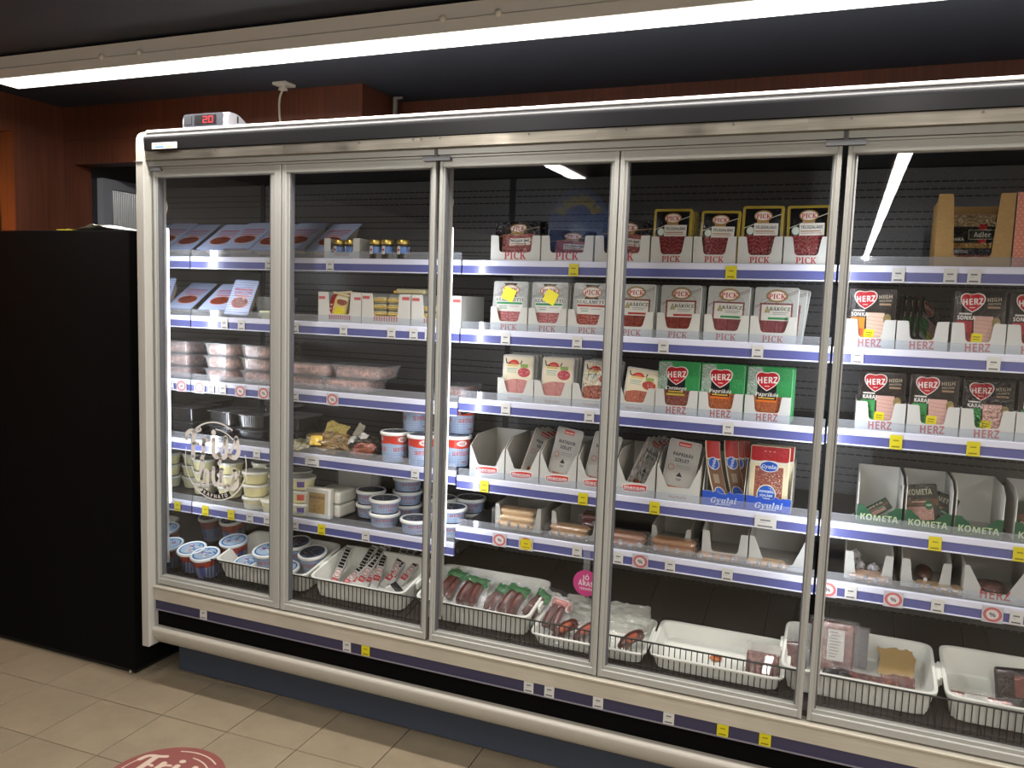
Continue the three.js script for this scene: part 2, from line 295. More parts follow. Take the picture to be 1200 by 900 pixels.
  // maker's badge
  const bt = canvasTex(256, 96, (c, w, h) => { c.fillStyle = '#a9a6a0'; c.fillRect(0, 0, w, h); c.fillStyle = '#4a4a4e'; c.font = 'bold 34px sans-serif'; c.fillText('ELAICO', 36, 44); c.fillStyle = '#2c6ea8'; c.fillRect(36, 56, 90, 22); c.fillStyle = '#c88a5a'; c.fillRect(150, 56, 70, 22); });
  const bm = std(0xffffff, .5, { map: bt }); mesh('maker_badge', fitUV(bx(.043, .165, 2.146, 2.17, .032, .0352), .043, .165, 2.146, 2.17), bm, cab);
}
// temperature display on the canopy
{
  const t = thing('temperature_display', 'grey controller housing with red digits on the cabinet top', 'thermostat', [.275, 2.2225, -.02]);
  const s = new THREE.Shape(); s.moveTo(.028, 0); s.lineTo(.03, .02); s.quadraticCurveTo(.028, .052, .012, .054); s.lineTo(-.02, .054); s.quadraticCurveTo(-.06, .05, -.12, 0); s.closePath();
  const g = new THREE.ExtrudeGeometry(s, { depth: .2, bevelEnabled: true, bevelSize: .006, bevelThickness: .008, bevelOffset: -.006, bevelSegments: 3, curveSegments: 8 }); g.rotateY(-Math.PI / 2); g.translate(.1, 0, 0);
  mesh('housing', g, std(0x76757a, .5), t);
  const face = rrect(.185, .045, .008, -.098, .005), fg = slab(face, .003); fg.translate(0, 0, .0275); mesh('bezel', fg, std(0x2a2b33, .35), t);
  const dt = canvasTex(256, 128, (c, w, h) => { c.fillStyle = '#050507'; c.fillRect(0, 0, w, h); c.strokeStyle = '#ff2a3c'; c.lineWidth = 12; c.lineCap = 'round';
    const seg = (x, on) => { const S = [[0, 0, 44, 0], [44, 0, 44, 40], [44, 40, 44, 80], [0, 80, 44, 80], [0, 40, 0, 80], [0, 0, 0, 40], [0, 40, 44, 40]]; for (const i of on) { c.beginPath(); c.moveTo(x + S[i][0], 24 + S[i][1]); c.lineTo(x + S[i][2], 24 + S[i][3]); c.stroke(); } };
    seg(108, [0, 1, 3, 4, 6]); seg(176, [0, 1, 2, 3, 4, 5]); });
  const dg = fitUV(bx(-.045, .055, .01, .044, .0305, .0325), -.045, .055, .01, .044);
  mesh('screen', dg, std(0x111111, .3, { map: dt, emissive: 0xffffff, emissiveMap: dt, emissiveIntensity: .8 }), t);
  mesh('button', bx(-.092, -.06, .012, .042, .03, .032), std(0x15161c, .4), t);
  mesh('vent', bx(.1075, .1085, .02, .045, -.03, -.022), M.dark, t);
}
// ---------------------------------------------------------------- printed faces
const T = {};
const txt = (c, s, x, y, font, fill, o = {}) => { c.save(); c.translate(x, y); if (o.rot) c.rotate(o.rot); if (o.sx) c.scale(o.sx, 1); c.font = font; c.fillStyle = fill; c.textAlign = o.al || 'center'; c.textBaseline = 'middle'; if (o.stroke) { c.lineWidth = o.lw || 4; c.strokeStyle = o.stroke; c.strokeText(s, 0, 0); } c.fillText(s, 0, 0); c.restore(); };
const rect = (c, x, y, w, h, f) => { c.fillStyle = f; c.fillRect(x, y, w, h); };
const oval = (c, x, y, a, b, f, st, lw = 3) => { c.beginPath(); c.ellipse(x, y, a, b, 0, 0, 7); c.fillStyle = f; c.fill(); if (st) { c.strokeStyle = st; c.lineWidth = lw; c.stroke(); } };
const line = (c, p, st, lw) => { c.beginPath(); c.moveTo(p[0], p[1]); for (let i = 2; i < p.length; i += 2) c.lineTo(p[i], p[i + 1]); c.strokeStyle = st; c.lineWidth = lw; c.stroke(); };
const rnds = s => { let k = s; return () => { k = (k * 1664525 + 1013904223) >>> 0; return k / 4294967296; }; };
function meat(c, x, y, w, h, base, dark, fat, s, n = 400) { // sliced sausage or ham with fat specks
  rect(c, x, y, w, h, base); const r = rnds(s); c.save(); c.beginPath(); c.rect(x, y, w, h); c.clip();
  for (let i = 0; i < n; i++) { c.fillStyle = r() < .5 ? fat : dark; c.globalAlpha = .25 + .45 * r(); c.beginPath(); c.ellipse(x + r() * w, y + r() * h, 1 + r() * 4, 1 + r() * 3, r() * 3, 0, 7); c.fill(); } c.restore(); c.globalAlpha = 1;
}
function slices(c, x, y, w, h, col, s) { const r = rnds(s); for (const k of [0, 1]) { const cx = x + w * (k ? .75 : .25); for (let i = 0; i < 6; i++) { c.beginPath(); c.ellipse(cx + (r() - .5) * 6, y + h * (.1 + i * .16), w * .27, h * .24, 0, Math.PI * 1.05, Math.PI * 1.95); c.strokeStyle = col; c.lineWidth = 2.5; c.globalAlpha = .6; c.stroke(); } } c.globalAlpha = 1; rect(c, x + w / 2 - 2, y, 4, h, 'rgba(40,10,10,.55)'); }
function pickOval(c, x, y, a, b, fs, rim = '#b08a4a') { oval(c, x, y, a + 6, b + 6, rim); oval(c, x, y, a, b, '#efe6da', '#8f2b2b', 2); txt(c, 'PICK', x, y + 2, `bold ${fs}px serif`, '#b3202a'); }
T.gold = canvasTex(256, 340, (c, w, h) => { // black and gold-rimmed salami pack
  rect(c, 0, 0, w, h, '#a8923a'); rect(c, 14, 14, w - 28, h - 28, '#121114');
  line(c, [10, 130, w - 8, 46], '#cfc8ba', 5); rect(c, 92, 66, 76, 44, '#a8895a'); pickOval(c, 130, 58, 52, 28, 38);
  meat(c, 26, 172, w - 52, 156, '#7a2c2f', '#4c161b', '#b8746e', 3, 600); slices(c, 26, 172, w - 52, 156, '#c98b82', 4);
  rect(c, 74, 102, 154, 72, '#e9e6dd'); txt(c, 'TÉLISZALÁMI', 151, 126, 'bold 24px sans-serif', '#2e2e33', { sx: .92 }); rect(c, 84, 146, 120, 6, '#a77a52'); rect(c, 84, 158, 128, 5, '#b99'); oval(c, 52, 146, 24, 24, '#dfe6dc', '#7fa08a', 4); });
T.winter = canvasTex(320, 256, (c, w, h) => { rect(c, 0, 0, w, h, '#17141a'); meat(c, 54, 84, 236, 168, '#a5605c', '#7d3a3a', '#cfa59b', 8, 500);
  line(c, [0, 104, w, 40], '#b59a72', 5); rect(c, 120, 60, 90, 30, '#a8895a'); pickOval(c, 168, 46, 56, 24, 34); rect(c, 110, 112, 150, 46, '#e6e2da'); txt(c, 'TÉLISZALÁMI', 185, 130, 'bold 22px sans-serif', '#2e2e33'); rect(c, 118, 146, 120, 5, '#b57a52'); });
const szal = (bar, base, dark, yl) => canvasTex(256, 336, (c, w, h) => { rect(c, 0, 0, w, h, '#b9bbb8'); line(c, [0, 96, w, 30], '#5a5d5c', 3); line(c, [0, 106, w, 40], '#5a5d5c', 2); oval(c, 46, 60, 16, 16, '#b9bbb8', '#8a8d8c', 3); oval(c, 214, 74, 16, 16, '#b9bbb8', '#8a8d8c', 3);
  c.fillStyle = '#191a1c'; c.beginPath(); c.moveTo(76, 10); c.lineTo(180, 10); c.lineTo(140, 58); c.lineTo(180, 104); c.lineTo(76, 104); c.lineTo(116, 58); c.fill(); pickOval(c, 128, 58, 64, 34, 46);
  meat(c, 34, 196, 188, 132, base, dark, '#e0b0a6', 6, 520); slices(c, 34, 196, 188, 132, '#e3b9b0', 5);
  c.fillStyle = '#e8e8e2'; c.beginPath(); c.moveTo(22, 106); c.lineTo(234, 106); c.lineTo(224, 206); c.lineTo(34, 206); c.fill(); txt(c, 'SZALÁMETTI', 128, 124, 'bold 31px serif', '#1e2022'); rect(c, 30, 142, 196, 14, bar); rect(c, 52, 168, 60, 5, '#999'); rect(c, 130, 168, 70, 5, '#aaa'); rect(c, 60, 182, 50, 6, '#7a8'); });
T.szalG = szal('#3e9a62', '#b0676a', '#7d3c44'); T.szalR = szal('#b04a38', '#9c4438', '#6d2a26');
const rak = (bar, base, dark) => canvasTex(256, 336, (c, w, h) => { rect(c, 0, 0, w, h, '#b4b6b1'); line(c, [0, 116, w, 14], '#5b4038', 3); line(c, [0, 126, w, 26], '#5b4038', 2); meat(c, 32, 94, 196, 232, base, dark, '#a8675c', 12, 800); slices(c, 32, 94, 196, 232, '#9c5d52', 9);
  c.fillStyle = '#6d6a4e'; oval(c, 130, 50, 66, 40, '#837c5a'); pickOval(c, 130, 50, 52, 30, 42); rect(c, 42, 104, 176, 98, '#d4d3c9'); c.fillStyle = '#6d7a5e'; c.beginPath(); c.moveTo(60, 154); c.lineTo(76, 112); c.lineTo(94, 154); c.fill(); oval(c, 77, 140, 14, 14, '#a79b6c'); txt(c, 'RÁKÓCZI', 158, 130, 'bold 29px serif', '#232524'); rect(c, 110, 150, 92, 4, '#888'); rect(c, 110, 160, 80, 4, '#999'); rect(c, 84, 182, 120, 13, bar); });
T.rakR = rak('#a93032', '#7a3228', '#4f1d18'); T.rakG = rak('#2f8a52', '#7d4248', '#53232b');
const ber = (base, dark, food, s) => canvasTex(256, 340, (c, w, h) => { rect(c, 0, 0, w, h, '#c9c2b6'); meat(c, 12, 176, w - 24, 152, base, dark, '#e2b9b2', s, 300); rect(c, w / 2 - 2, 180, 4, 146, 'rgba(90,30,30,.4)');
  c.fillStyle = '#e3d8bf'; c.beginPath(); c.moveTo(8, 10); c.lineTo(w - 8, 10); c.lineTo(w - 8, 196); c.quadraticCurveTo(w / 2, 150, 8, 200); c.fill(); c.fillStyle = '#cf3a30'; c.beginPath(); c.moveTo(40, 60); c.quadraticCurveTo(80, 18, 124, 40); c.lineTo(140, 60); c.quadraticCurveTo(90, 46, 40, 60); c.fill(); line(c, [20, 24, 30, 58, 60, 62], '#3a2a24', 8); line(c, [150, 62, 160, 36], '#3a2a24', 8); rect(c, 56, 56, 84, 10, '#c9503a'); rect(c, 36, 70, 92, 12, '#d9c26a'); rect(c, 36, 96, 88, 5, '#5fa6a0'); rect(c, 36, 110, 78, 5, '#7ab0aa'); rect(c, 36, 124, 82, 5, '#88b5a8');
  oval(c, 182, 124, 52, 36, food); const r = rnds(s); for (let i = 0; i < 14; i++) oval(c, 150 + r() * 64, 104 + r() * 34, 9, 7, i % 3 ? '#c9777a' : '#a03c46'); rect(c, 150, 62, 64, 26, '#8fae62'); });
T.berP = ber('#c58a86', '#9c5d5c', '#b8545e', 5); T.berR = ber('#b26a56', '#7f3f34', '#b4503a', 9);
function heart(c, x, y, s) { const path = k => { c.beginPath(); c.moveTo(x, y + 46 * k); c.bezierCurveTo(x - 70 * k, y + 10 * k, x - 62 * k, y - 52 * k, x - 16 * k, y - 40 * k); c.quadraticCurveTo(x, y - 36 * k, x + 12 * k, y - 42 * k); c.bezierCurveTo(x + 66 * k, y - 50 * k, x + 70 * k, y + 8 * k, x, y + 46 * k); c.fill(); }; c.fillStyle = '#efe9e2'; path(s * 1.1); c.fillStyle = '#b91f2d'; path(s); txt(c, 'HERZ', x, y - 4 * s, `bold ${Math.round(44 * s)}px sans-serif`, '#f4efe8', { rot: -.07, sx: .9 }); rect(c, x - 12 * s, y + 24 * s, 24 * s, 4 * s, '#e8d9d0'); }
const herzG = (word, bar, base) => canvasTex(256, 330, (c, w, h) => { rect(c, 0, 0, w, h, '#2f8f4e'); const r = rnds(4); rect(c, 0, 0, 84, h, '#93a596'); for (let i = 0; i < 900; i++) { c.fillStyle = r() < .5 ? '#dfe8e0' : '#4c7a5e'; c.fillRect(r() * 84, r() * 200, 3, 3); }
  meat(c, 22, 176, 190, 146, base, '#5c2a20', '#c58c78', 3, 500); rect(c, 58, 40, 112, 170, '#15161a'); txt(c, word, 114, 164, 'italic bold 30px serif', '#ece8df'); rect(c, 66, 182, 96, 10, '#c9a24a'); rect(c, 58, 198, 112, 13, bar); heart(c, 114, 82, 1.22); });
T.herzG1 = herzG('Csemege', '#c9b04a', '#7d4a44'); T.herzG2 = herzG('Paprikás', '#e0742a', '#a55a34');
const herzB = (word, chip, chip2, slice, s) => canvasTex(256, 340, (c, w, h) => { rect(c, 0, 0, w, h, '#2a2321'); rect(c, 6, 6, w - 12, h - 12, '#241d1b'); heart(c, 90, 62, 1.12); txt(c, 'HIGH', 200, 44, 'bold 30px sans-serif', '#b7ab93', { rot: -.08 }); txt(c, 'PROTEIN', 200, 68, 'bold 16px sans-serif', '#b7ab93', { rot: -.08 }); rect(c, 168, 82, 64, 12, '#a5896a');
  c.fillStyle = slice; c.beginPath(); c.moveTo(100, 138); c.lineTo(200, 138); c.quadraticCurveTo(212, 300, 160, 326); c.lineTo(108, 322); c.fill(); for (let i = 0; i < 7; i++) line(c, [104, 158 + i * 22, 200, 168 + i * 22], 'rgba(150,100,88,.55)', 2.5); oval(c, 216, 172, 22, 30, '#8a7a4e'); oval(c, 226, 190, 16, 22, '#b79a5a');
  rect(c, 14, 166, 80, 150, chip); rect(c, 20, 232, 66, 40, chip2); rect(c, 14, 288, 80, 28, '#b9b9b9'); txt(c, word, 62, 148, 'bold 33px sans-serif', '#efece6', { sx: .85 }); rect(c, 24, 122, 66, 9, '#cfcac2'); if (s) { c.save(); c.translate(122, 262); c.rotate(.06); rect(c, -28, -26, 56, 52, '#e3d52a'); rect(c, -18, -10, 36, 6, '#8a7f1c'); rect(c, -18, 4, 32, 5, '#8a7f1c'); c.restore(); } });
T.sonkaO = herzB('SONKA', '#d98a2c', '#c65a2a', '#dcc0ac', 1); T.sonkaR = herzB('SONKA', '#a8343a', '#7d2328', '#c9a294', 1); T.karaj = herzB('KARAJ', '#3f9450', '#2d6b3c', '#d0a79c', 1);
const mecom = (a, b, strip) => canvasTex(200, 400, (c, w, h) => { rect(c, 0, 0, w, h, '#b3b1ab'); rect(c, 60, 10, 80, 30, '#c2332e'); txt(c, 'mecom', 100, 26, 'bold 20px sans-serif', '#f3e7e2'); txt(c, a, 100, 96, 'bold 32px sans-serif', '#34343a', { sx: .88 }); txt(c, b, 100, 134, 'bold 32px sans-serif', '#34343a', { sx: .88 }); oval(c, 40, 190, 18, 18, '#b3b1ab', '#b86a5c', 5); rect(c, 70, 172, 90, 3, '#777'); rect(c, 70, 186, 90, 3, '#888'); c.fillStyle = '#2f2f33'; c.beginPath(); c.moveTo(80, 246); c.lineTo(100, 216); c.lineTo(120, 246); c.fill(); txt(c, 'TIP', 100, 268, 'bold 22px sans-serif', '#4a4a50'); meat(c, 40, 316, 130, 80, strip, '#7d3f28', '#d9a284', 3, 200); });
T.matador = mecom('MATADOR', 'SZELET', '#a5583e'); T.paprikas = mecom('PAPRIKÁS', 'SZELET', '#a8572e');
T.gyulai = canvasTex(256, 410, (c, w, h) => { rect(c, 0, 0, w, h, '#ddd3b4'); rect(c, 0, 0, w, 96, '#a92a30'); for (let i = 0; i < 3; i++) rect(c, 90 + i * 30, 28, 14, 5, '#e0a08c'); line(c, [0, 96, 40, 108, 90, 96, 160, 96, 214, 108, w, 96], '#d8dccf', 10); meat(c, 34, 130, 190, 220, '#94574a', '#5f2c28', '#dcc3b4', 8, 600); c.strokeStyle = '#ead9b0'; c.lineWidth = 12; c.strokeRect(28, 124, 202, 232); oval(c, 128, 128, 62, 34, '#2455b4', '#dfe6f2', 5); txt(c, 'Gyulai', 128, 130, 'italic bold 34px serif', '#e8eefb'); oval(c, 120, 312, 62, 62, '#2a5fc0', '#e8dfc0', 7); txt(c, 'PAPRIKÁS', 120, 292, 'bold 21px sans-serif', '#e8eefb'); txt(c, 'SZALÁMI', 120, 318, 'bold 21px sans-serif', '#e8eefb'); rect(c, 96, 334, 50, 6, '#cfd9ef'); const r = rnds(2); for (let i = 0; i < 90; i++) { c.fillStyle = 'rgba(245,240,235,.8)'; c.fillRect(130 + r() * 90, 170 + r() * 130, 5, 3); } });
T.stick = canvasTex(96, 420, (c, w, h) => { rect(c, 0, 0, w, h, '#6d4a38'); rect(c, 0, 0, w, 120, '#b02a2c'); rect(c, 0, 116, w, 8, '#e6dcc0'); rect(c, 0, 0, 8, h, '#d9cdb0'); oval(c, 48, 150, 36, 40, '#2455b4', '#dfe6f2', 4); txt(c, 'Gyulai', 48, 150, 'italic bold 24px serif', '#e8eefb', { rot: -1.2 }); rect(c, 30, 220, 36, 60, '#8f7f6a'); oval(c, 48, 350, 34, 44, '#2a5fc0', '#e8dfc0', 4); });
T.kometa = canvasTex(300, 256, (c, w, h) => { rect(c, 0, 0, w, h, '#3a3d33'); txt(c, 'KOMETA', 150, 46, 'bold 52px sans-serif', '#b9b59a'); rect(c, 0, 92, w, 40, '#6a4a38'); rect(c, 70, 104, 160, 8, '#b9a48a'); meat(c, 20, 138, 230, 90, '#b58a7c', '#8d5a50', '#d9bdb0', 5, 200); oval(c, 216, 130, 34, 30, '#1f5a38'); txt(c, '100%', 216, 130, 'bold 20px sans-serif', '#cfd8c8'); rect(c, 0, 226, w, 30, '#22563a'); });
T.adler = canvasTex(320, 256, (c, w, h) => { meat(c, 0, 0, w, h, '#b06a60', '#8a4a44', '#d9a79c', 5, 300); rect(c, 0, 0, w, 60, '#a8906a'); rect(c, 0, 60, w, 84, '#23261f'); c.fillStyle = '#b3262a'; c.fillRect(174, 48, 40, 108); rect(c, 124, 78, 140, 46, '#2f352c'); c.strokeStyle = '#c8c3ae'; c.lineWidth = 3; c.strokeRect(124, 78, 140, 46); txt(c, 'Adler', 194, 102, 'bold 34px sans-serif', '#e8e4d8'); txt(c, 'SONKA', 60, 124, 'bold 24px sans-serif', '#e4dfd0'); rect(c, 0, 144, w, 26, '#b08c55'); rect(c, 0, 170, w, 34, '#3b3d40'); rect(c, 16, 178, 110, 18, '#9fa0a2'); });
function gingham(c, x, y, w, h, n, bg = '#dfe4ee', col = '80,130,200') { rect(c, x, y, w, h, bg); c.fillStyle = `rgba(${col},.42)`; for (let i = 0; i < w; i += n * 2) c.fillRect(x + i, y, n, h); for (let j = 0; j < h; j += n * 2) c.fillRect(x, y + j, w, n); }
T.wrap = canvasTex(768, 200, (c, w, h) => { gingham(c, 0, 0, w, h, 6); for (let k = 0; k < 3; k++) { const x = k * 256; c.fillStyle = '#d8402f'; c.beginPath(); c.moveTo(x, 20); c.quadraticCurveTo(x + 128, 0, x + 256, 20); c.lineTo(x + 256, 70); c.quadraticCurveTo(x + 128, 88, x, 70); c.fill(); oval(c, x + 128, 46, 50, 18, '#efe6e0'); txt(c, 'HÁZI', x + 128, 47, 'bold 24px sans-serif', '#b9312a'); txt(c, 'SERTÉSZSÍR', x + 128, 112, 'bold 36px sans-serif', '#c9493e', { sx: .95 }); txt(c, '900 g', x + 160, 168, 'bold 22px sans-serif', '#c9493e'); } });
T.wrapTub = canvasTex(768, 128, (c, w, h) => { gingham(c, 0, 0, w, h, 6); for (let k = 0; k < 3; k++) { const x = k * 256; rect(c, x, 0, 256, 22, '#cf6a5c'); txt(c, 'SERTÉSZSÍR', x + 128, 56, 'bold 34px sans-serif', '#c2645e'); txt(c, '500 g', x + 150, 96, 'bold 22px sans-serif', '#cc6a62'); } });
T.wrapDark = canvasTex(768, 200, (c, w, h) => { gingham(c, 0, 0, w, h, 8, '#b9c0d2', '40,70,150'); rect(c, 0, 0, w, 84, '#b4462f'); for (let k = 0; k < 5; k++) rect(c, k * 154 + 20, 60, 60, 110, 'rgba(40,50,120,.5)'); });
T.lid = canvasTex(256, 256, (c, w, h) => { gingham(c, 0, 0, w, h, 8, '#e4ecf4', '110,170,225'); c.strokeStyle = '#2f6fc2'; c.lineWidth = 12; c.beginPath(); c.arc(128, 128, 116, 0, 7); c.stroke(); const r = rnds(7); for (let i = 0; i < 14; i++) { c.save(); c.translate(128 + (r() - .5) * 150, 128 + (r() - .5) * 120); c.rotate(r() * 3); rect(c, -26, -7, 52, 14, ['#f2f5f8', '#5d9fdc', '#d86a70', '#2f62b8'][i % 4]); c.restore(); } });
T.lidDark = canvasTex(256, 256, (c, w, h) => { rect(c, 0, 0, w, h, '#4c5668'); const r = rnds(3); for (let i = 0; i < 26; i++) { c.save(); c.translate(r() * w, r() * h); c.rotate(r() * 3); rect(c, -22, -5, 44, 10, ['#2d3442', '#7d8798', '#b9a79c', '#394a72'][i % 4]); c.restore(); } c.strokeStyle = '#3468b0'; c.lineWidth = 14; c.beginPath(); c.arc(128, 128, 118, .6, 2.6); c.stroke(); });
T.ging = canvasTex(256, 340, (c, w, h) => { gingham(c, 0, 0, w, h, 11, '#fbfcff', '84,124,214'); for (let j = 0; j < 2; j++) for (let i = 0; i < 9; i++) rect(c, 34 + i * 21 + j * 6, 84 + j * 34, 14, 22 - j * 6, j ? 'rgba(214,90,96,.75)' : 'rgba(206,70,80,.8)'); rect(c, 50, 148, w - 100, 16, 'rgba(222,120,118,.8)'); c.save(); c.beginPath(); c.ellipse(128, 222, 84, 48, 0, 0, 7); c.clip(); meat(c, 40, 170, 176, 104, '#8a3a26', '#4a170e', '#d9875c', 9, 260); c.restore(); c.strokeStyle = '#dd8a74'; c.lineWidth = 7; c.beginPath(); c.ellipse(128, 222, 86, 50, 0, 0, 7); c.stroke(); });
T.mince = dataTex(256, (u, v) => { const k = .7 + .6 * (fbm(u, v, 14, 4, 4) - .35), f = vnoise(u * 40, v * 40, 40, 77) > .66 ? .12 : 0; return [.88 * k + f * .6, .62 * k + f, .55 * k + f]; });
T.minceBump = dataTex(256, (u, v) => { const h = fbm(u, v, 20, 9, 3); return [h, h, h]; }, false);
T.grain = canvasTex(256, 192, (c, w, h) => { const r = rnds(6); rect(c, 0, 0, w, h, '#b99a45'); for (let k = 0; k < 5; k++) { rect(c, 0, k * 40, w, 34, k % 2 ? '#d8c486' : '#cfd0b8'); rect(c, 0, k * 40 + 34, w, 6, '#6d5a2a'); for (let i = 0; i < 40; i++) { c.fillStyle = ['#c9941f', '#7f9a3a', '#e6dcb4', '#a8702a'][i % 4]; c.fillRect(r() * w, k * 40 + r() * 30, 8, 5); } } });
T.chips = canvasTex(160, 224, (c, w, h) => { rect(c, 0, 0, w, h, '#d9c07a'); rect(c, 0, 0, 52, h, '#a3272c'); for (let i = 0; i < 4; i++) rect(c, 14, 90 + i * 32, 26, 14, '#e3c7b4'); oval(c, 112, 150, 44, 50, '#e4d52a'); oval(c, 112, 60, 40, 26, '#8c4a34'); rect(c, 60, 14, 92, 24, '#e9e0c8'); });
T.jar = canvasTex(384, 96, (c, w, h) => { rect(c, 0, 0, w, h, '#3a3226'); rect(c, 0, 22, w, 40, '#5f86c4'); for (let k = 0; k < 3; k++) { rect(c, k * 128 + 78, 18, 40, 48, '#d7d2cc'); rect(c, k * 128 + 84, 34, 28, 12, '#b0383c'); } });
T.brownLabel = canvasTex(256, 288, (c, w, h) => { rect(c, 0, 0, w, h, '#e3e2d8'); rect(c, 34, 34, w - 68, h - 66, '#b99a62'); txt(c, 'Házi ZSÍR', 128, 84, 'bold 36px serif', '#2b231c'); const r = rnds(5); for (let i = 0; i < 20; i++) rect(c, 46 + r() * 110, 112 + r() * 120, 20 + r() * 24, 5, i % 2 ? '#7d5f35' : '#d0b684'); });
T.sausPack = canvasTex(256, 96, (c, w, h) => { const r = rnds(9); rect(c, 0, 0, w, h, '#c7c4c0'); for (let i = 0; i < 60; i++) { c.fillStyle = ['#5a5690', '#e6e4e0', '#8c88b0', '#d8d2c8'][i % 4]; c.beginPath(); c.ellipse(r() * w, r() * h, 8, 5, r() * 3, 0, 7); c.fill(); } });
T.slim = canvasTex(96, 320, (c, w, h) => { rect(c, 0, 0, w, h, '#d5d3cf'); rect(c, 16, 0, 64, 150, '#1d1b1c'); for (let i = 0; i < 6; i++) rect(c, 2, 10 + i * 24, 92, 6, '#c4c2be'); oval(c, 48, 190, 38, 26, '#e8e2d8', '#a3242c', 4); txt(c, 'PICK', 48, 191, 'bold 24px serif', '#b3202a'); rect(c, 10, 224, 76, 40, '#c33a40'); txt(c, 'PICK', 48, 244, 'bold 22px serif', '#eddcd6'); rect(c, 0, 280, w, 40, '#cfcfc8'); });
T.greenLabel = canvasTex(192, 96, (c, w, h) => { rect(c, 0, 0, w, h, '#2f7a3c'); rect(c, 30, 34, 130, 14, '#5c9c62'); rect(c, 40, 56, 100, 8, '#7fb184'); });
T.whiteSlip = canvasTex(128, 224, (c, w, h) => { rect(c, 0, 0, w, h, '#dcdad2'); const r = rnds(5); for (let i = 0; i < 9; i++) rect(c, 16, 18 + i * 22, 50 + r() * 44, 7, '#8d8b88'); });
T.redPack = canvasTex(192, 256, (c, w, h) => { meat(c, 0, 0, w, h, '#8a3a34', '#5a201e', '#c8867a', 5, 260); rect(c, 0, 0, w, 40, '#cfcac6'); oval(c, 96, 90, 78, 46, '#c23a34', '#e4d4cc', 6); rect(c, 44, 76, 104, 10, '#efd9d0'); rect(c, 56, 96, 80, 8, '#efd9d0'); rect(c, 20, 200, 150, 40, '#d3cfcb'); });
T.beef = dataTex(256, (u, v) => { const m = fbm(u, v, 6, 41, 4), k = .75 + .5 * (m - .4), f = Math.abs(fbm(u, v, 5, 61, 3) - .5) < .025 ? .22 : 0; return [.47 * k + f, .235 * k + f, .20 * k + f]; });
T.kolbasz = dataTex(128, (u, v) => { const k = .72 + .6 * (fbm(u, v, 10, 14, 3) - .4); return [.38 * k, .155 * k, .115 * k]; });
// shelf trays
const trayFace = (base, draw) => canvasTex(256, 176, (c, w, h) => { rect(c, 0, 0, w, h, base); draw(c, w, h); });
T.trayPick = trayFace('#d6d6d0', (c, w, h) => { txt(c, 'PICK', 128, 148, 'bold 50px serif', '#bb3038', { sx: .95 }); });
T.trayHerz = trayFace('#d8d9d6', (c, w, h) => { txt(c, 'HERZ', 128, 142, 'bold 62px sans-serif', '#c42a2e', { sx: .82, rot: -.03 }); });
T.trayBer = trayFace('#d4d4ce', (c, w, h) => { for (let i = 0; i < 8; i++) rect(c, 78 + i * 13, 140 + (i % 3) * 2, 8, 16, '#bd9997'); });
T.trayMecom = trayFace('#cfcfca', (c, w, h) => { c.fillStyle = '#f0ece8'; c.beginPath(); c.moveTo(40, 106); c.quadraticCurveTo(130, 82, 210, 96); c.lineTo(206, 140); c.quadraticCurveTo(130, 158, 46, 146); c.fill(); c.fillStyle = '#d43a34'; c.beginPath(); c.moveTo(46, 111); c.quadraticCurveTo(130, 90, 204, 102); c.lineTo(200, 134); c.quadraticCurveTo(130, 150, 52, 140); c.fill(); txt(c, 'mecom', 124, 120, 'bold 40px sans-serif', '#f6e9e4'); });
T.trayKometa = trayFace('#23593c', (c, w, h) => { txt(c, 'KOMETA', 128, 132, 'bold 54px sans-serif', '#d5dcae'); });
T.trayBlue = trayFace('#1f55c8', (c, w, h) => { c.save(); txt(c, 'Gyulai', 128, 134, 'italic bold 48px serif', '#dfe8fb', { rot: -.04 }); c.restore(); line(c, [84, 160, 176, 157], '#dfe8fb', 5); });
T.trayGrain = trayFace('#d9d6ce', (c, w, h) => { for (let i = 0; i < 10; i++) rect(c, 66 + i * 13, 136, 8, 22, '#b4433f'); rect(c, 4, 44, 38, 14, '#c25a58'); rect(c, 214, 44, 38, 14, '#c25a58'); });
T.paper = canvasTex(96, 96, (c, w, h) => { rect(c, 0, 0, w, h, '#e2e1dc'); rect(c, 24, 30, 46, 10, '#77767a'); rect(c, 20, 50, 30, 4, '#b4b3b0'); rect(c, 14, 74, 66, 10, '#6c6b70'); });
T.paperY = canvasTex(96, 96, (c, w, h) => { rect(c, 0, 0, w, h, '#e6d81c'); rect(c, 26, 32, 44, 9, '#93891a'); rect(c, 16, 74, 62, 10, '#8b8118'); });
T.pct = canvasTex(128, 128, (c, w, h) => { rect(c, 0, 0, w, h, '#cfcdd0'); oval(c, 64, 64, 56, 56, '#c8434a'); oval(c, 64, 64, 38, 38, '#e6e0dd', '#e9d2d0', 3); txt(c, '%', 64, 66, 'bold 46px sans-serif', '#3f3a40'); const r = rnds(3); for (let i = 0; i < 22; i++) { const a = i / 22 * 6.283; rect(c, 64 + 47 * Math.cos(a) - 3, 64 + 47 * Math.sin(a) - 3, 6, 6, '#e9c4c2'); } });
T.pctY = canvasTex(128, 128, (c, w, h) => { rect(c, 0, 0, w, h, '#cfcdd0'); oval(c, 64, 64, 56, 60, '#c8803a'); rect(c, 16, 20, 96, 96, '#e6d61c'); rect(c, 44, 56, 40, 10, '#93891a'); rect(c, 30, 92, 66, 8, '#8b8118'); });
T.pink = canvasTex(256, 256, (c, w, h) => { rect(c, 0, 0, w, h, '#d8468f'); txt(c, 'JÓ', 128, 74, 'bold 62px sans-serif', '#f6eef2'); txt(c, 'ÁRAS', 128, 132, 'bold 62px sans-serif', '#f6eef2'); txt(c, 'TERMÉK', 128, 184, 'bold 34px sans-serif', '#f3dce6'); });
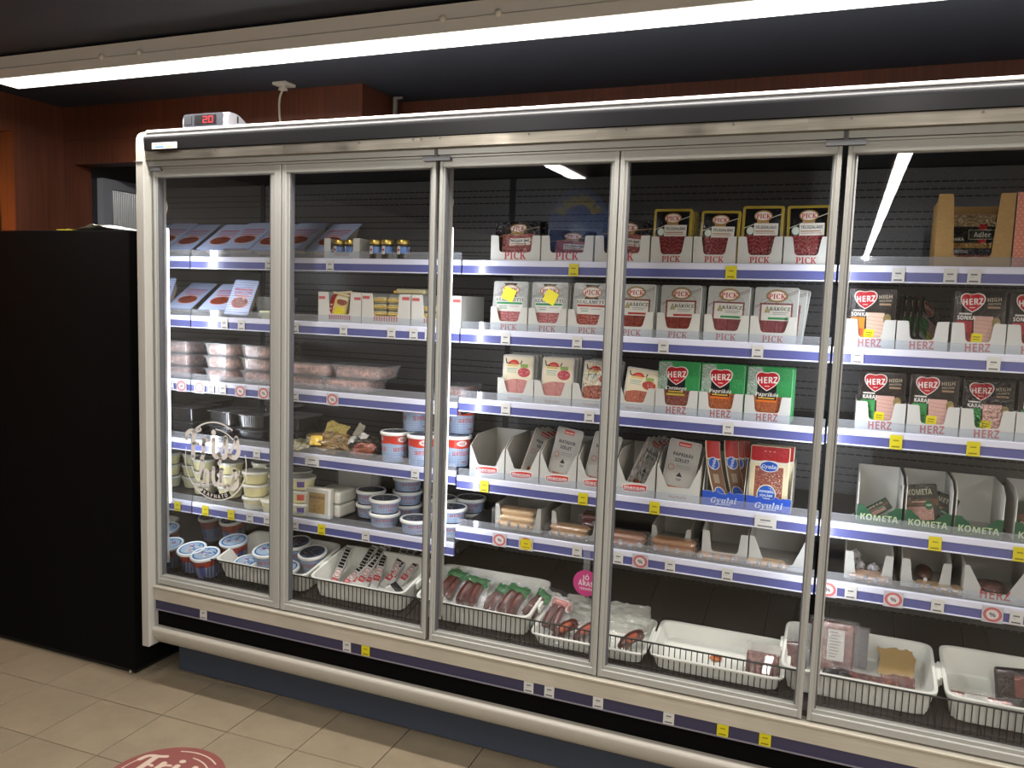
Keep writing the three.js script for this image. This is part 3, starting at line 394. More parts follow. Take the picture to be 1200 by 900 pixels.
T.pinkCard = canvasTex(128, 128, (c, w, h) => { rect(c, 0, 0, w, h, '#e08a72'); for (let y = 0; y < 128; y += 12) for (let x = (y / 12 % 2) * 6; x < 128; x += 12) rect(c, x, y, 5, 5, '#eeb39e'); });
const INK = 0xd2d2d2;                              // paper and film under the ink are a little off white
const print = (t, r = .45, o = {}) => phy(INK, r, { map: t, specularIntensity: .6, ...o });
// ---------------------------------------------------------------- builders for goods
const mp = {}; const P = (k, r, o) => mp[k] ??= print(T[k], r, o);
const GC = {}; const cached = (k, f) => GC[k] ??= f();
// a flat sealed pack standing upright: moulded tray behind, printed film in front. Base centre at the origin, front at z = 0.
function pack(name, label, category, group, { w, h, t = .02, face, rim = 0xc2c4c2, pos, lean = .1, yaw = 0, roll = 0, shiny = false, r = .008 }) {
  const o = thing(name, label, category, pos, [0, 0, 0], group); o.rotation.order = 'YXZ'; o.rotation.set(-lean, yaw, roll);
  const tg = cached(`t${w}${h}${t}${r}`, () => { const g = slab(rrect(w, h, r), t - .004, .002); g.translate(0, 0, -t + .002); return g; });
  mesh('tray', tg, mp['rim' + rim] ??= phy(rim, .3), o);
  const fg = cached(`f${w}${h}`, () => { const n = 10, g = new THREE.PlaneGeometry(w - .004, h - .004, n, n); g.translate(0, h / 2, .0006); const p = g.attributes.position; for (let i = 0; i < p.count; i++) { const u = p.getX(i) / w * 2, v = (p.getY(i) / h - .5) * 2; p.setZ(i, .0006 + .003 * Math.max(0, (1 - u ** 4)) * Math.max(0, 1 - v ** 4)); } g.computeVertexNormals(); return g; });
  mesh('film', fg, mp['film' + face + shiny] ??= phy(INK, shiny ? .22 : .2, { map: T[face], specularIntensity: shiny ? 1 : .35, bumpMap: crinkle, bumpScale: shiny ? .02 : .0012 }), o);
  return o;
}
// a die-cut shelf carton; front panel with a scooped opening. Base centre of the front at the origin, body towards -z.
function carton(name, label, group, { w, d = .2, hs = .088, hl = .04, sw = .022, run = .012, sf, hb, face, pos, edge = M.kraftEdge, body = M.card, yaw = 0 }) {
  const o = thing(name, label, 'carton', pos, [0, yaw, 0], group), t = .0022; sf ??= hs; hb ??= hs;
  const k = `c${w}${d}${hs}${hl}${sw}${run}${sf}${hb}`;
  const fg = cached('F' + k, () => { const s = new THREE.Shape(), W = w / 2 - .0006; s.moveTo(-W, 0); s.lineTo(W, 0); s.lineTo(W, hs); s.lineTo(W - sw + .004, hs); s.quadraticCurveTo(W - sw, hs, W - sw - .001, hs - .005); s.lineTo(W - sw - run + .002, hl + .01); s.quadraticCurveTo(W - sw - run, hl, W - sw - run - .01, hl);
    s.lineTo(-W + sw + run + .01, hl); s.quadraticCurveTo(-W + sw + run, hl, -W + sw + run - .002, hl + .01); s.lineTo(-W + sw + .001, hs - .005); s.quadraticCurveTo(-W + sw, hs, -W + sw - .004, hs); s.lineTo(-W, hs); s.closePath();
    const g = new THREE.ExtrudeGeometry(s, { depth: t, bevelEnabled: false, curveSegments: 5 }); g.translate(0, 0, -t); const p = g.attributes.position, u = g.attributes.uv; for (let i = 0; i < p.count; i++) u.setXY(i, p.getX(i) / w + .5, p.getY(i) / (w * .6875)); return g; });
  mesh('front_panel', fg, [P(face, .55), edge], o);
  const side = (x, nm) => { const g = cached('S' + k, () => { const s = new THREE.Shape(); s.moveTo(0, 0); s.lineTo(-d, 0); s.lineTo(-d, hb); s.lineTo(-d * .25, hb); s.lineTo(0, sf); s.closePath(); const g = new THREE.ExtrudeGeometry(s, { depth: t, bevelEnabled: false }); g.rotateY(-Math.PI / 2); g.translate(t / 2, 0, -t); return g; }); const m = mesh(nm, g, body, o); m.position.x = x; return m; };
  side(-w / 2 + t / 2 + .0006, 'side_panel'); side(w / 2 - t / 2 - .0006, 'side_panel');
  mesh('back_panel', cached('B' + k, () => bx(-w / 2 + .003, w / 2 - .003, 0, hb, -d - t, -d)), body, o);
  mesh('base_panel', cached('b' + k, () => bx(-w / 2 + .003, w / 2 - .003, 0, .0022, -d, -t)), body, o);
  return o;
}
// round tub or bucket with wrap print and lid
function bucket(name, label, category, group, { r, h, wrap, lid, pos, rot = 0, band = 0, lidMat, bodyMat, tilt = 0, taper = .9 }) {
  const o = thing(name, label, category, pos, [tilt, rot, 0], group);
  const bg = cached(`bk${r}${h}${taper}`, () => lathe([[0, 0], [r * taper - .004, 0], [r * taper, .004], [r, h - .008], [r, h - .006]], 36));
  if (wrap) { const p = bg.attributes.position, u = bg.attributes.uv; for (let i = 0; i < p.count; i++) u.setY(i, p.getY(i) / h); }
  mesh('tub', bg, bodyMat ?? P(wrap, .35), o);
  const lg = cached(`ld${r}${h}`, () => { const g = lathe([[r * .995, h - .012], [r + .004, h - .012], [r + .0045, h - .003], [r + .002, h], [r - .002, h + .0005], [r - .005, h - .002]], 36); return g; });
  const L = mesh('lid', lg, lidMat ?? M.whiteLid, o);
  const top = cached(`lt${r}${h}`, () => { const g = new THREE.CircleGeometry(r - .0045, 36); g.rotateX(-Math.PI / 2); g.translate(0, h - .002, 0); return g; });
  mesh('lid_print', top, lid ? P(lid, .18, { bumpMap: crinkle, bumpScale: .0015 }) : (lidMat ?? M.whiteLid), L);
  return o;
}
// clear ribbed punnet of mince with a sealed top
function punnet(name, label, group, { w, d, h, pos, yaw = 0, fill = 'mince', shell }) {
  const o = thing(name, label, 'food tray', pos, [0, yaw, 0], group);
  const g = cached(`pn${w}${d}${h}`, () => { // ribbed rounded shell
    const n = 96, rows = [[.84, 0], [.9, h * .06], [1, h * .92], [1.05, h * .93], [1.05, h]], P_ = [], I = [], U = [];
    rows.forEach(([k, y], j) => { for (let i = 0; i <= n; i++) { const a = i / n * 2 * Math.PI, ca = Math.cos(a), sa = Math.sin(a), e = Math.pow(Math.pow(Math.abs(ca), 7) + Math.pow(Math.abs(sa), 7), -1 / 7), rib = j > 0 && j < 3 ? 1 - .012 * (i % 2) : 1; P_.push(ca * e * w / 2 * k * rib, y, sa * e * d / 2 * k * rib); U.push(i / n, y / h); } });
    for (let j = 0; j < rows.length - 1; j++) for (let i = 0; i < n; i++) { const a = j * (n + 1) + i, b = a + n + 1; I.push(a, b, a + 1, a + 1, b, b + 1); }
    const g = new THREE.BufferGeometry(); g.setAttribute('position', new THREE.Float32BufferAttribute(P_, 3)); g.setAttribute('uv', new THREE.Float32BufferAttribute(U, 2)); g.setIndex(I); g.computeVertexNormals(); return g; });
  mesh('punnet_shell', g, shell ?? M.clearTray, o);
  if (fill) mesh('filling', cached(`pf${w}${d}${h}`, () => { const s = rbx(-w * .43, w * .43, .003, h * .82, -d * .41, d * .41, .016, 4); metricUV(s, .16); const p = s.attributes.position; for (let i = 0; i < p.count; i++) if (p.getY(i) > h * .5) p.setY(i, p.getY(i) + .006 * (hash(Math.round(p.getX(i) * 90), Math.round(p.getZ(i) * 90), 5) - .5)); return s; }), mp['fill' + fill] ??= phy(fill === 'mince' ? 0xffffff : fill, .4, fill === 'mince' ? { map: T.mince, bumpMap: T.minceBump, bumpScale: .004 } : { bumpMap: T.minceBump, bumpScale: .006 }), o);
  mesh('top_film', cached(`pt${w}${d}${h}`, () => { const g = slab(rrect(w * 1.05, d * 1.05, .014, -w * .525, -d * .525), .0008); g.rotateX(-Math.PI / 2); g.translate(0, h, 0); return g; }), M.clear, o);
  return o;
}
// meat tray under blue-checked film, leaning back on the shelf
function leanTray(label, group, { w = .15, h = .2, t = .035, pos, lean = 1.0, yaw = 0, roll = 0 }) {
  const o = thing('meat_tray', label, 'food tray', pos, [0, 0, 0], group); o.rotation.order = 'YXZ'; o.rotation.set(-lean, yaw, roll);
  const tg = cached(`lt${w}${h}${t}`, () => { const s = rrect(w - .012, h - .012, .012, -w / 2 + .006, .006), g = slab(s, t - .004, .002); const p = g.attributes.position; g.translate(0, 0, -t); for (let i = 0; i < p.count; i++) { const k = 1 - .22 * (-p.getZ(i) / t); p.setX(i, p.getX(i) * k); p.setY(i, h / 2 + (p.getY(i) - h / 2) * k); } g.computeVertexNormals(); return g; });
  mesh('tray', tg, mp.leanClear ??= phy(0xb9a592, .25, { clearcoat: .5 }), o);
  mesh('film', cached(`lf${w}${h}`, () => { const g = slab(rrect(w, h, .012), .002); return fitUV(g, -w / 2, w / 2, 0, h); }), P('ging', .16, { bumpMap: crinkle, bumpScale: .002 }), o);
  return o;
}
// deep ribbed white service tray. origin: bottom centre of the front edge, depth towards -z
function serviceTray(label, { w, d, h, pos, ribs = true, tilt }) {
  const o = thing('service_tray', label, 'tray', pos, [tilt, 0, 0]);
  const n = Math.max(80, Math.round((w + d) * 2 / .011) * 2), rows = [];
  const ring = (k, y, out, rib) => { const a = []; for (let i = 0; i < n; i++) { const t = i / n * 2 * Math.PI, ca = Math.cos(t), sa = Math.sin(t), e = Math.pow(Math.pow(Math.abs(ca), 12) + Math.pow(Math.abs(sa), 12), -1 / 12), q = rib ? .0026 * ((i % 4) < 2 ? 1 : 0) : 0; a.push([ca * e * (w / 2 * k + out - q), y, sa * e * (d / 2 * k + out - q) - d / 2]); } return a; };
  const build = (rs) => { const p = [], I = []; rs.forEach(r => r.forEach(q => p.push(...q))); for (let j = 0; j < rs.length - 1; j++) for (let i = 0; i < n; i++) { const a = j * n + i, b = j * n + (i + 1) % n; I.push(a, a + n, b, b, a + n, b + n); } return [p, I]; };
  const B = .93, rs = [ring(.02, .001, 0), ring(B - .05, .001, 0), ring(B, .006, 0, ribs), ring(1 - .012, h * .86, 0, ribs), ring(1 - .01, h * .868, .0005), ring(1, h * .875, .0045), ring(1, h, .0055), ring(1, h + .002, .003), ring(1, h, -.004), ring(B, .012, -.004), ring(B - .06, .006, 0), ring(.02, .006, 0)];
  const [p, I] = build(rs); const g = new THREE.BufferGeometry(); g.setAttribute('position', new THREE.Float32BufferAttribute(p, 3)); g.setIndex(I); const ng = g.toNonIndexed(); ng.computeVertexNormals();
  mesh('tray_body', ng, M.plastic, o);
  for (const s of [-1, 1]) mesh('grip', rbx(s * w / 2 - (s > 0 ? -.004 : .016), s * w / 2 + (s > 0 ? .016 : -.004), h * .62, h * .96, -d * .66, -d * .34, .004, 2), M.plastic, o);
  return o;
}
function blob(rx, ry, rz, amp, s, seg = 28) { const g = new THREE.SphereGeometry(1, seg, seg * .7 | 0), p = g.attributes.position; for (let i = 0; i < p.count; i++) { const x = p.getX(i), y = p.getY(i), z = p.getZ(i), k = 1 + amp * (vnoise((x + 2) * 2.6 + z, (y + 2) * 2.6 - z * .7, 64, s) - .5) + amp * .5 * (vnoise((x + 3) * 6, (z + 3) * 6 + y * 4, 64, s + 3) - .5); p.setXYZ(i, x * k * rx, y * k * ry, z * k * rz); } g.computeVertexNormals(); return g; }
function sausage(len, r, bend = 0) { const n = 14, pts = []; for (let i = 0; i <= n; i++) { const t = i / n - .5; pts.push(V(t * len, bend * (.25 - t * t) * 4, 0)); } const g = new THREE.TubeGeometry(new THREE.CatmullRomCurve3(pts), n, r, 10), p = g.attributes.position; for (let i = 0; i <= n; i++) { const t = i / n, k = Math.min(1, Math.sqrt(Math.max(.02, 1 - ((t - .5) * 2) ** 10))); for (let j = 0; j <= 10; j++) { const q = i * 11 + j, c = pts[i]; p.setXYZ(q, c.x + (p.getX(q) - c.x) * k, c.y + (p.getY(q) - c.y) * k, p.getZ(q) * k); } } g.computeVertexNormals(); return g; }
const sheet = (w, h, amp, s, n = 22) => { const g = new THREE.PlaneGeometry(w, h, n, n), p = g.attributes.position; for (let i = 0; i < p.count; i++) { const x = p.getX(i), y = p.getY(i), e = (vnoise(y * 60 + 50, s, 64, s) - .5) * .012 * (Math.abs(x) > w * .46 ? 1 : 0); p.setXYZ(i, x + e, y + (Math.abs(y) > h * .46 ? (vnoise(x * 70 + 50, s + 2, 64, s) - .5) * .014 : 0), amp * (vnoise(x * 45 + 20, y * 45 + 20, 64, s) - .5) + amp * .5 * (vnoise(x * 110 + 20, y * 110 + 20, 64, s + 1) - .5)); } g.computeVertexNormals(); return g; };
const ORD = ['first', 'second', 'third', 'fourth'];
// ---------------------------------------------------------------- goods on the shelves of the middle bay
const ZC = -.2125;
function stack(n, step, f) { for (let i = 0; i < n; i++) f(-i * step, i); }
{ // top shelf: salami cartons
  const y = surf('B', 1) + .001;
  [[1.355, 1.544, .142, 0], [1.546, 1.733, .11, .1], [1.735, 1.926, .146, 0]].forEach(([a, b, h, extra], i) => {
    const x = (a + b) / 2, w = b - a;
    carton('display_carton', `${ORD[i]} wide white carton of crinkled black salami packs on the top shelf`, 'wide salami cartons on the top shelf', { w: .186, hs: .09, hl: .032, sw: .028, run: .006, face: 'trayPick', pos: [x, y, ZC] });
    stack(i === 1 ? 1 : 2, .03, (dz, k) => pack('salami_pack', `${k ? 'rear' : 'front'} crinkled black salami pack in the ${ORD[i]} wide carton`, 'meat pack', 'crinkled winter salami packs', { w: .172, h, t: .022, face: 'winter', rim: 0x1c191d, shiny: true, pos: [x + (k ? .008 : -.002), y + .003, ZC - .012 + dz - extra * .2], lean: .16, yaw: .03 * (i - 1), roll: i === 0 ? .03 : -.05 * i }));
  });
  [[1.927, 2.063, .176, -.004], [2.064, 2.2, .168, .008], [2.202, 2.34, .182, .002], [2.343, 2.473, .182, .002]].forEach(([a, b, h, dx], i) => {
    const x = (a + b) / 2;
    carton('display_carton', `${ORD[i]} narrow white carton of gold-rimmed salami packs beyond the wide cartons`, 'narrow salami cartons on the top shelf', { w: .134, hs: .087, hl: .03, sw: .024, run: .01, face: 'trayPick', pos: [x, y, ZC] });
    stack(i % 2 ? 3 : 4, .022, (dz, k) => pack('salami_pack', `${k ? 'gold-rimmed salami pack hidden behind another' : 'gold-rimmed black salami pack at the front'} of the ${ORD[i]} narrow carton beyond the wide ones`, 'meat pack', `gold-rimmed packs, ${ORD[i]} narrow carton`, { w: .124, h: h - (k ? .004 : 0), t: .018, face: 'gold', rim: 0xa8923a, pos: [x + dx + k * .003, y + .003, ZC - .008 + dz], lean: .1, yaw: [.0, -.06, .02, .03][i] + k * .01, roll: [0, -.02, .0, .02][i] }));
  });
}
{ // second shelf
  const y = surf('B', 2) + .001, S = 'white carton with red lettering holding grey sausage-slice packs, second shelf';
  const rows = [['szalG', 1.363, 1.503, 'grey pack of sliced salami with a green stripe and yellow sticker', 1], ['szalG', 1.507, 1.648, 'grey pack of sliced salami with a green stripe and yellow sticker', 1], ['szalR', 1.651, 1.793, 'grey pack of sliced salami with a rust-red stripe', 0], ['rakR', 1.805, 1.949, 'grey pack of dark sliced salami with a red label bar', 0], ['rakR', 1.955, 2.103, 'grey pack of dark sliced salami with a red label bar', 0], ['rakG', 2.11, 2.255, 'grey pack of dark sliced salami with a green label bar', 0], ['rakG', 2.257, 2.393, 'grey pack of dark sliced salami with a green label bar', 0]];
  const yl = std(0xe8dc1e, .5);
  rows.forEach(([f, a, b, lab, st], i) => { const x = (a + b) / 2;
    carton('display_carton', `${['first', 'second', 'third', 'fourth', 'fifth', 'sixth', 'seventh'][i]} white carton of grey salami packs along the second shelf`, 'grey salami cartons on the second shelf', { w: .14, hs: .086, hl: .036, sw: .022, run: .012, face: 'trayPick', pos: [x, y, ZC] });
    stack(i === 2 ? 2 : 3, .024, (dz, k) => { const o = pack('salami_pack', (k ? 'rear ' : 'front ') + lab + (i === 3 || i === 5 || i === 0 ? ', first such carton' : i === 2 ? '' : ', second such carton'), 'meat pack', lab.split(' with ')[1] + ' salami packs', { w: .132, h: .175 - (k % 2 ? .003 : 0), t: .02, face: f, rim: 0xb9bcb8, pos: [x + [-.004, 0, .006, .004, .004, 0, .004][i] + (i === 6 && k ? .016 : k * .003), y + .003, ZC - .008 + dz], lean: .1, yaw: k * .02, roll: [0, .01, -.01, 0, .01, -.01, k * -.05][i] });
      if (st && k === 0) { const g = slab(rrect(.046, .044, .002, -.023, -.022), .0012), m = mesh('price_sticker', g, yl, o); m.position.set(i ? .006 : -.004, .128 - i * .006, .0042); m.rotation.z = -.35 - i * .1; } });
  });
}
{ // third shelf
  const y = surf('B', 3) + .001;
  [['berP', 1.396, 1.538, .165, .002, 0], ['berP', 1.539, 1.675, .165, .01, -.01], ['berR', 1.678, 1.817, .16, .016, -.05], ['berR', 1.832, 1.962, .145, .012, -.1]].forEach(([f, a, b, h, dx, roll], i) => { const x = (a + b) / 2;
    carton('display_carton', 'plain pale carton holding packs with cream labels, third shelf', 'pale cartons on the third shelf', { w: .137, hs: .084, hl: .034, sw: .022, run: .014, face: 'trayBer', pos: [x, y, ZC], edge: M.card });
    stack(i === 3 ? 1 : 3, .03, (dz, k) => pack('ham_pack', i < 2 ? 'clear pack of pink ham slices with cream label' : 'clear pack of reddish ham slices with cream label', 'meat pack', i < 2 ? 'pink ham packs' : 'reddish ham packs', { w: .116, h: h + (k === 2 ? .004 : 0), t: .024, face: f, rim: 0xaeb3b4, pos: [x + dx + k * .004, y + .003, ZC - .008 + dz], lean: .09, yaw: .04, roll: roll, shiny: i === 2 })); });
  [['herzG1', 1.967, 2.107, 'green pack of sliced sausage with a heart logo and dull yellow bar', 'dull yellow bar packs'], ['herzG2', 2.109, 2.249, 'green pack of sliced sausage with a heart logo and orange bar', 'orange bar packs'], ['herzG2', 2.251, 2.395, 'green pack of sliced sausage with a heart logo and orange bar', 'orange bar packs']].forEach(([f, a, b, lab, gr], i) => { const x = (a + b) / 2;
    carton('display_carton', 'white carton with red block lettering holding green heart-logo packs, third shelf', 'heart-logo cartons on the third shelf', { w: .139, hs: .086, hl: .034, sw: .026, run: .008, face: 'trayHerz', pos: [x, y, ZC], edge: M.card });
    stack(3, .026, (dz, k) => pack('sausage_pack', lab, 'meat pack', gr, { w: .138, h: .174, t: .02, face: f, rim: 0x3b9a5a, pos: [x + .002 + k * .003, y + .003, ZC - .008 + dz], lean: .08, yaw: .02 * k })); });
}
{ // fourth shelf: tall cartons with slim packs
  const y = surf('B', 4) + .001, C = { hs: .115, hl: .047, sw: .006, run: .026, sf: .115, hb: .15, d: .24, face: 'trayMecom', edge: M.card, body: M.cardGrey };
  const xs = [[1.294, 1.434], [1.436, 1.566], [1.568, 1.705], [1.707, 1.843], [1.845, 1.981], [1.984, 2.13]], L = ['empty grey-white carton with a red logo, beside the lard tubs', 'grey-white carton with a red logo and thin packs lying aslant', 'grey-white carton with a red logo around an upright matador pack', 'grey-white carton with a red logo around a tilted matador pack', 'grey-white carton with a red logo holding a fan of clear packs', 'white carton without a logo around a paprika slice pack'];
  xs.forEach(([a, b], i) => carton('display_carton', L[i], undefined, { w: b - a - .002, ...C, face: i === 5 ? 'trayBer' : 'trayMecom', pos: [(a + b) / 2, y, ZC - .006] }));
  for (let k = 0; k < 3; k++) pack('slice_pack', 'thin clear sausage-slice pack leaning in the carton beside the empty one', 'meat pack', 'leaning thin packs', { w: .09, h: .19, t: .008, face: 'paprikas', rim: 0xa99a92, pos: [1.515 + k * .013, y + .006, ZC - .05 - k * .02], lean: .25, yaw: .9, roll: -.5 });
  pack('slice_pack', 'upright grey matador slice pack standing in its carton', 'meat pack', undefined, { w: .098, h: .205, t: .012, face: 'matador', rim: 0xb9b8b4, pos: [1.632, y + .004, ZC - .016], lean: .22, yaw: -.06, roll: -.13 });
  pack('slice_pack', 'tilted grey matador slice pack half behind the door post', 'meat pack', undefined, { w: .1, h: .2, t: .012, face: 'matador', rim: 0xb9b8b4, pos: [1.768, y + .004, ZC - .016], lean: .22, yaw: -.02, roll: -.16 });
  for (let k = 0; k < 4; k++) pack('slice_pack', 'clear shiny slice pack fanned out in the fifth logo carton', 'meat pack', 'fanned clear packs', { w: .08, h: .2, t: .007, face: 'paprikas', rim: 0x9a8f8c, shiny: true, pos: [1.9 + k * .014, y + .005, ZC - .05 - k * .016], lean: .2, yaw: .75, roll: -.55 });
  pack('slice_pack', 'upright grey paprika slice pack in the logo-free carton', 'meat pack', undefined, { w: .108, h: .2, t: .012, face: 'paprikas', rim: 0xb9b8b4, pos: [2.045, y + .004, ZC - .016], lean: .2, yaw: .02, roll: -.12 });
  const Bl = { hs: .05, hl: .044, sw: .03, run: .02, sf: .05, hb: .15, d: .2, face: 'trayBlue', edge: M.card, body: M.cardGrey };
  carton('display_carton', 'bright blue carton of curved stick packs', undefined, { w: .134, ...Bl, pos: [2.204, y, ZC - .006] });
  carton('display_carton', 'bright blue carton of a red-topped salami pack', undefined, { w: .139, ...Bl, pos: [2.3445, y, ZC - .006] });
  const stickG = k => { const g = new THREE.PlaneGeometry(.045, .21, 2, 20), p = g.attributes.position; for (let i = 0; i < p.count; i++) { const t = p.getY(i) / .21 + .5; p.setX(i, p.getX(i) + .055 * (1 - t) ** 1.6 * k); p.setY(i, t * .205); p.setZ(i, .006 * Math.cos(p.getX(i) * 60)); } g.computeVertexNormals(); return g; };
  [[2.16, .9, .01, .0], [2.215, .8, -.03, -.02], [2.232, .8, -.045, -.03], [2.249, .8, -.06, -.04]].forEach(([x, k, dz, dy], i) => { const o = thing('stick_pack', i ? 'red-tipped stick pack leaning behind the curved one in the blue carton' : 'curved red-tipped stick pack at the front of the blue carton', 'meat pack', [x - .004, y + .006 + dy * 0, ZC - .024 + dz], [-.12, .1, 0], i ? 'leaning stick packs' : undefined);
    mesh('sleeve', stickG(k), P('stick', .25), o); const b = mesh('sausage_stick', stickG(k), mp.stickBack ??= phy(0x8f7a62, .3), o); b.position.set(.002, -.002, -.006); });
  stack(2, .03, (dz, k) => pack('salami_pack', 'red-topped cream pack of salami with blue ovals', 'meat pack', 'red-topped cream packs', { w: .12, h: .205, t: .028, face: 'gyulai', rim: 0xcfc6a8, pos: [2.34 + k * .012, y + .006, ZC - .014 + dz], lean: .1, yaw: 0, r: .004 }));
}
function linkPack(label, { n = 4, len = .15, r = .012, col, pos, wrap = 'sausPack', yaw = 0, rows = 2 }, group) { // sausages side by side under film, twisted ends to the front
  const o = thing('sausage_pack', label, 'sausages', pos, [0, yaw, 0], group), m = mp['link' + col] ??= phy(col, .3, { clearcoat: .6, clearcoatRoughness: .15 });
  for (let k = 0; k < n; k++) { const s = mesh('sausage', cached(`sg${len}${r}`, () => sausage(len, r)), m, o); s.position.set(rr(-.003, .003), r + (k % rows) * r * 1.75, -.02 - Math.floor(k / rows) * r * 2.05 - (k % rows) * r * .6); }
  const cone = cached(`cn${r}`, () => { const g = new THREE.ConeGeometry(r * .85, r * 1.5, 8, 2), p = g.attributes.position; for (let i = 0; i < p.count; i++) p.setXYZ(i, p.getX(i) * (1 + .5 * (hash(i, 3, 5) - .5)), p.getY(i), p.getZ(i) * (1 + .5 * (hash(i, 7, 5) - .5))); g.rotateX(Math.PI / 2); g.computeVertexNormals(); return g; });
  const q = Math.round(len / (r * 2.6)); for (let k = 0; k < q; k++) { const e = mesh('twisted_end', cone, P(wrap, .3), o); e.position.set(-len / 2 + (k + .5) * len / q, r * .9 + (k % 2) * r * .25, -.004); e.rotation.set(rr(-.3, .3), 0, rr(-1, 1)); }
  const f = mesh('film', cached(`fm${len}${r}${rows}`, () => { const g = new THREE.BoxGeometry(len + .012, r * 1.9 * rows, .07, 10, 4, 6); const p = g.attributes.position; for (let i = 0; i < p.count; i++) p.setXYZ(i, p.getX(i) + .003 * (hash(i, 1, 1) - .5), Math.max(.0006 - r * .95 * rows, p.getY(i) + .004 * (hash(i, 2, 1) - .5)), p.getZ(i) + .003 * (hash(i, 3, 1) - .5)); g.computeVertexNormals(); g.translate(0, r * .95 * rows + .0012, -.028); return g; }), M.film, o);
  return o;
}
{ // lowest shelf of the middle bay
  const y = surf('B', 5) + .001, C = { hs: .09, hl: .018, sw: .014, run: .012, hb: .09, d: .22, face: 'trayBer', edge: M.kraftEdge, body: M.cardGrey };
  carton('display_carton', 'open white carton of pale frankfurters, lowest shelf beside the tubs', undefined, { w: .18, ...C, pos: [1.475, y, -.262] });
  linkPack('pack of pale frankfurters with blue-printed twisted ends in front of its carton', { n: 6, len: .15, r: .013, col: 0xc9a678, pos: [1.462, y + .004, -.245], rows: 3 });
  carton('display_carton', 'open white carton of brown sausages, second along the lowest shelf', undefined, { w: .18, ...C, pos: [1.695, y, -.262] });
  linkPack('long pack of tan sausages lying before the second lowest-shelf carton', { n: 4, len: .145, r: .012, col: 0xb8926a, pos: [1.672, y + .002, -.23] });
  linkPack('dark red sausages inside the second lowest-shelf carton', { n: 4, len: .07, r: .014, col: 0x6b2a28, pos: [1.735, y + .03, -.3] });
  carton('display_carton', 'white carton half hidden behind bundled sausages, lowest shelf', undefined, { w: .135, ...C, hs: .08, pos: [2.03, y, -.29] });
  linkPack('bundle of brown sausages with white twisted ends beside the door post', { n: 5, len: .13, r: .013, col: 0x9c6f55, pos: [1.885, y + .002, -.225], rows: 2 });
  linkPack('bundle of brown sausages in front of a half-hidden carton', { n: 5, len: .15, r: .013, col: 0xa5754f, pos: [2.045, y + .002, -.228], rows: 2 });
  carton('display_carton', 'white carton with kraft edges and scooped front, lowest shelf', undefined, { w: .148, ...C, hs: .098, hl: .03, sw: .022, run: .01, hb: .12, pos: [2.215, y, -.25] });
  linkPack('flat pack of pale pink sausages before the kraft-edged carton', { n: 2, len: .135, r: .012, col: 0xd2a98c, pos: [2.195, y + .002, -.222], rows: 1 });
  carton('display_carton', 'large grey-backed carton at the end of the lowest shelf', undefined, { w: .185, ...C, hs: .1, hl: .02, sw: .016, run: .03, hb: .12, pos: [2.385, y, -.25] });
  linkPack('flat pack of sausages with blue and brown printed film', { n: 2, len: .13, r: .013, col: 0xd8b894, pos: [2.345, y + .002, -.222], rows: 1 });
}
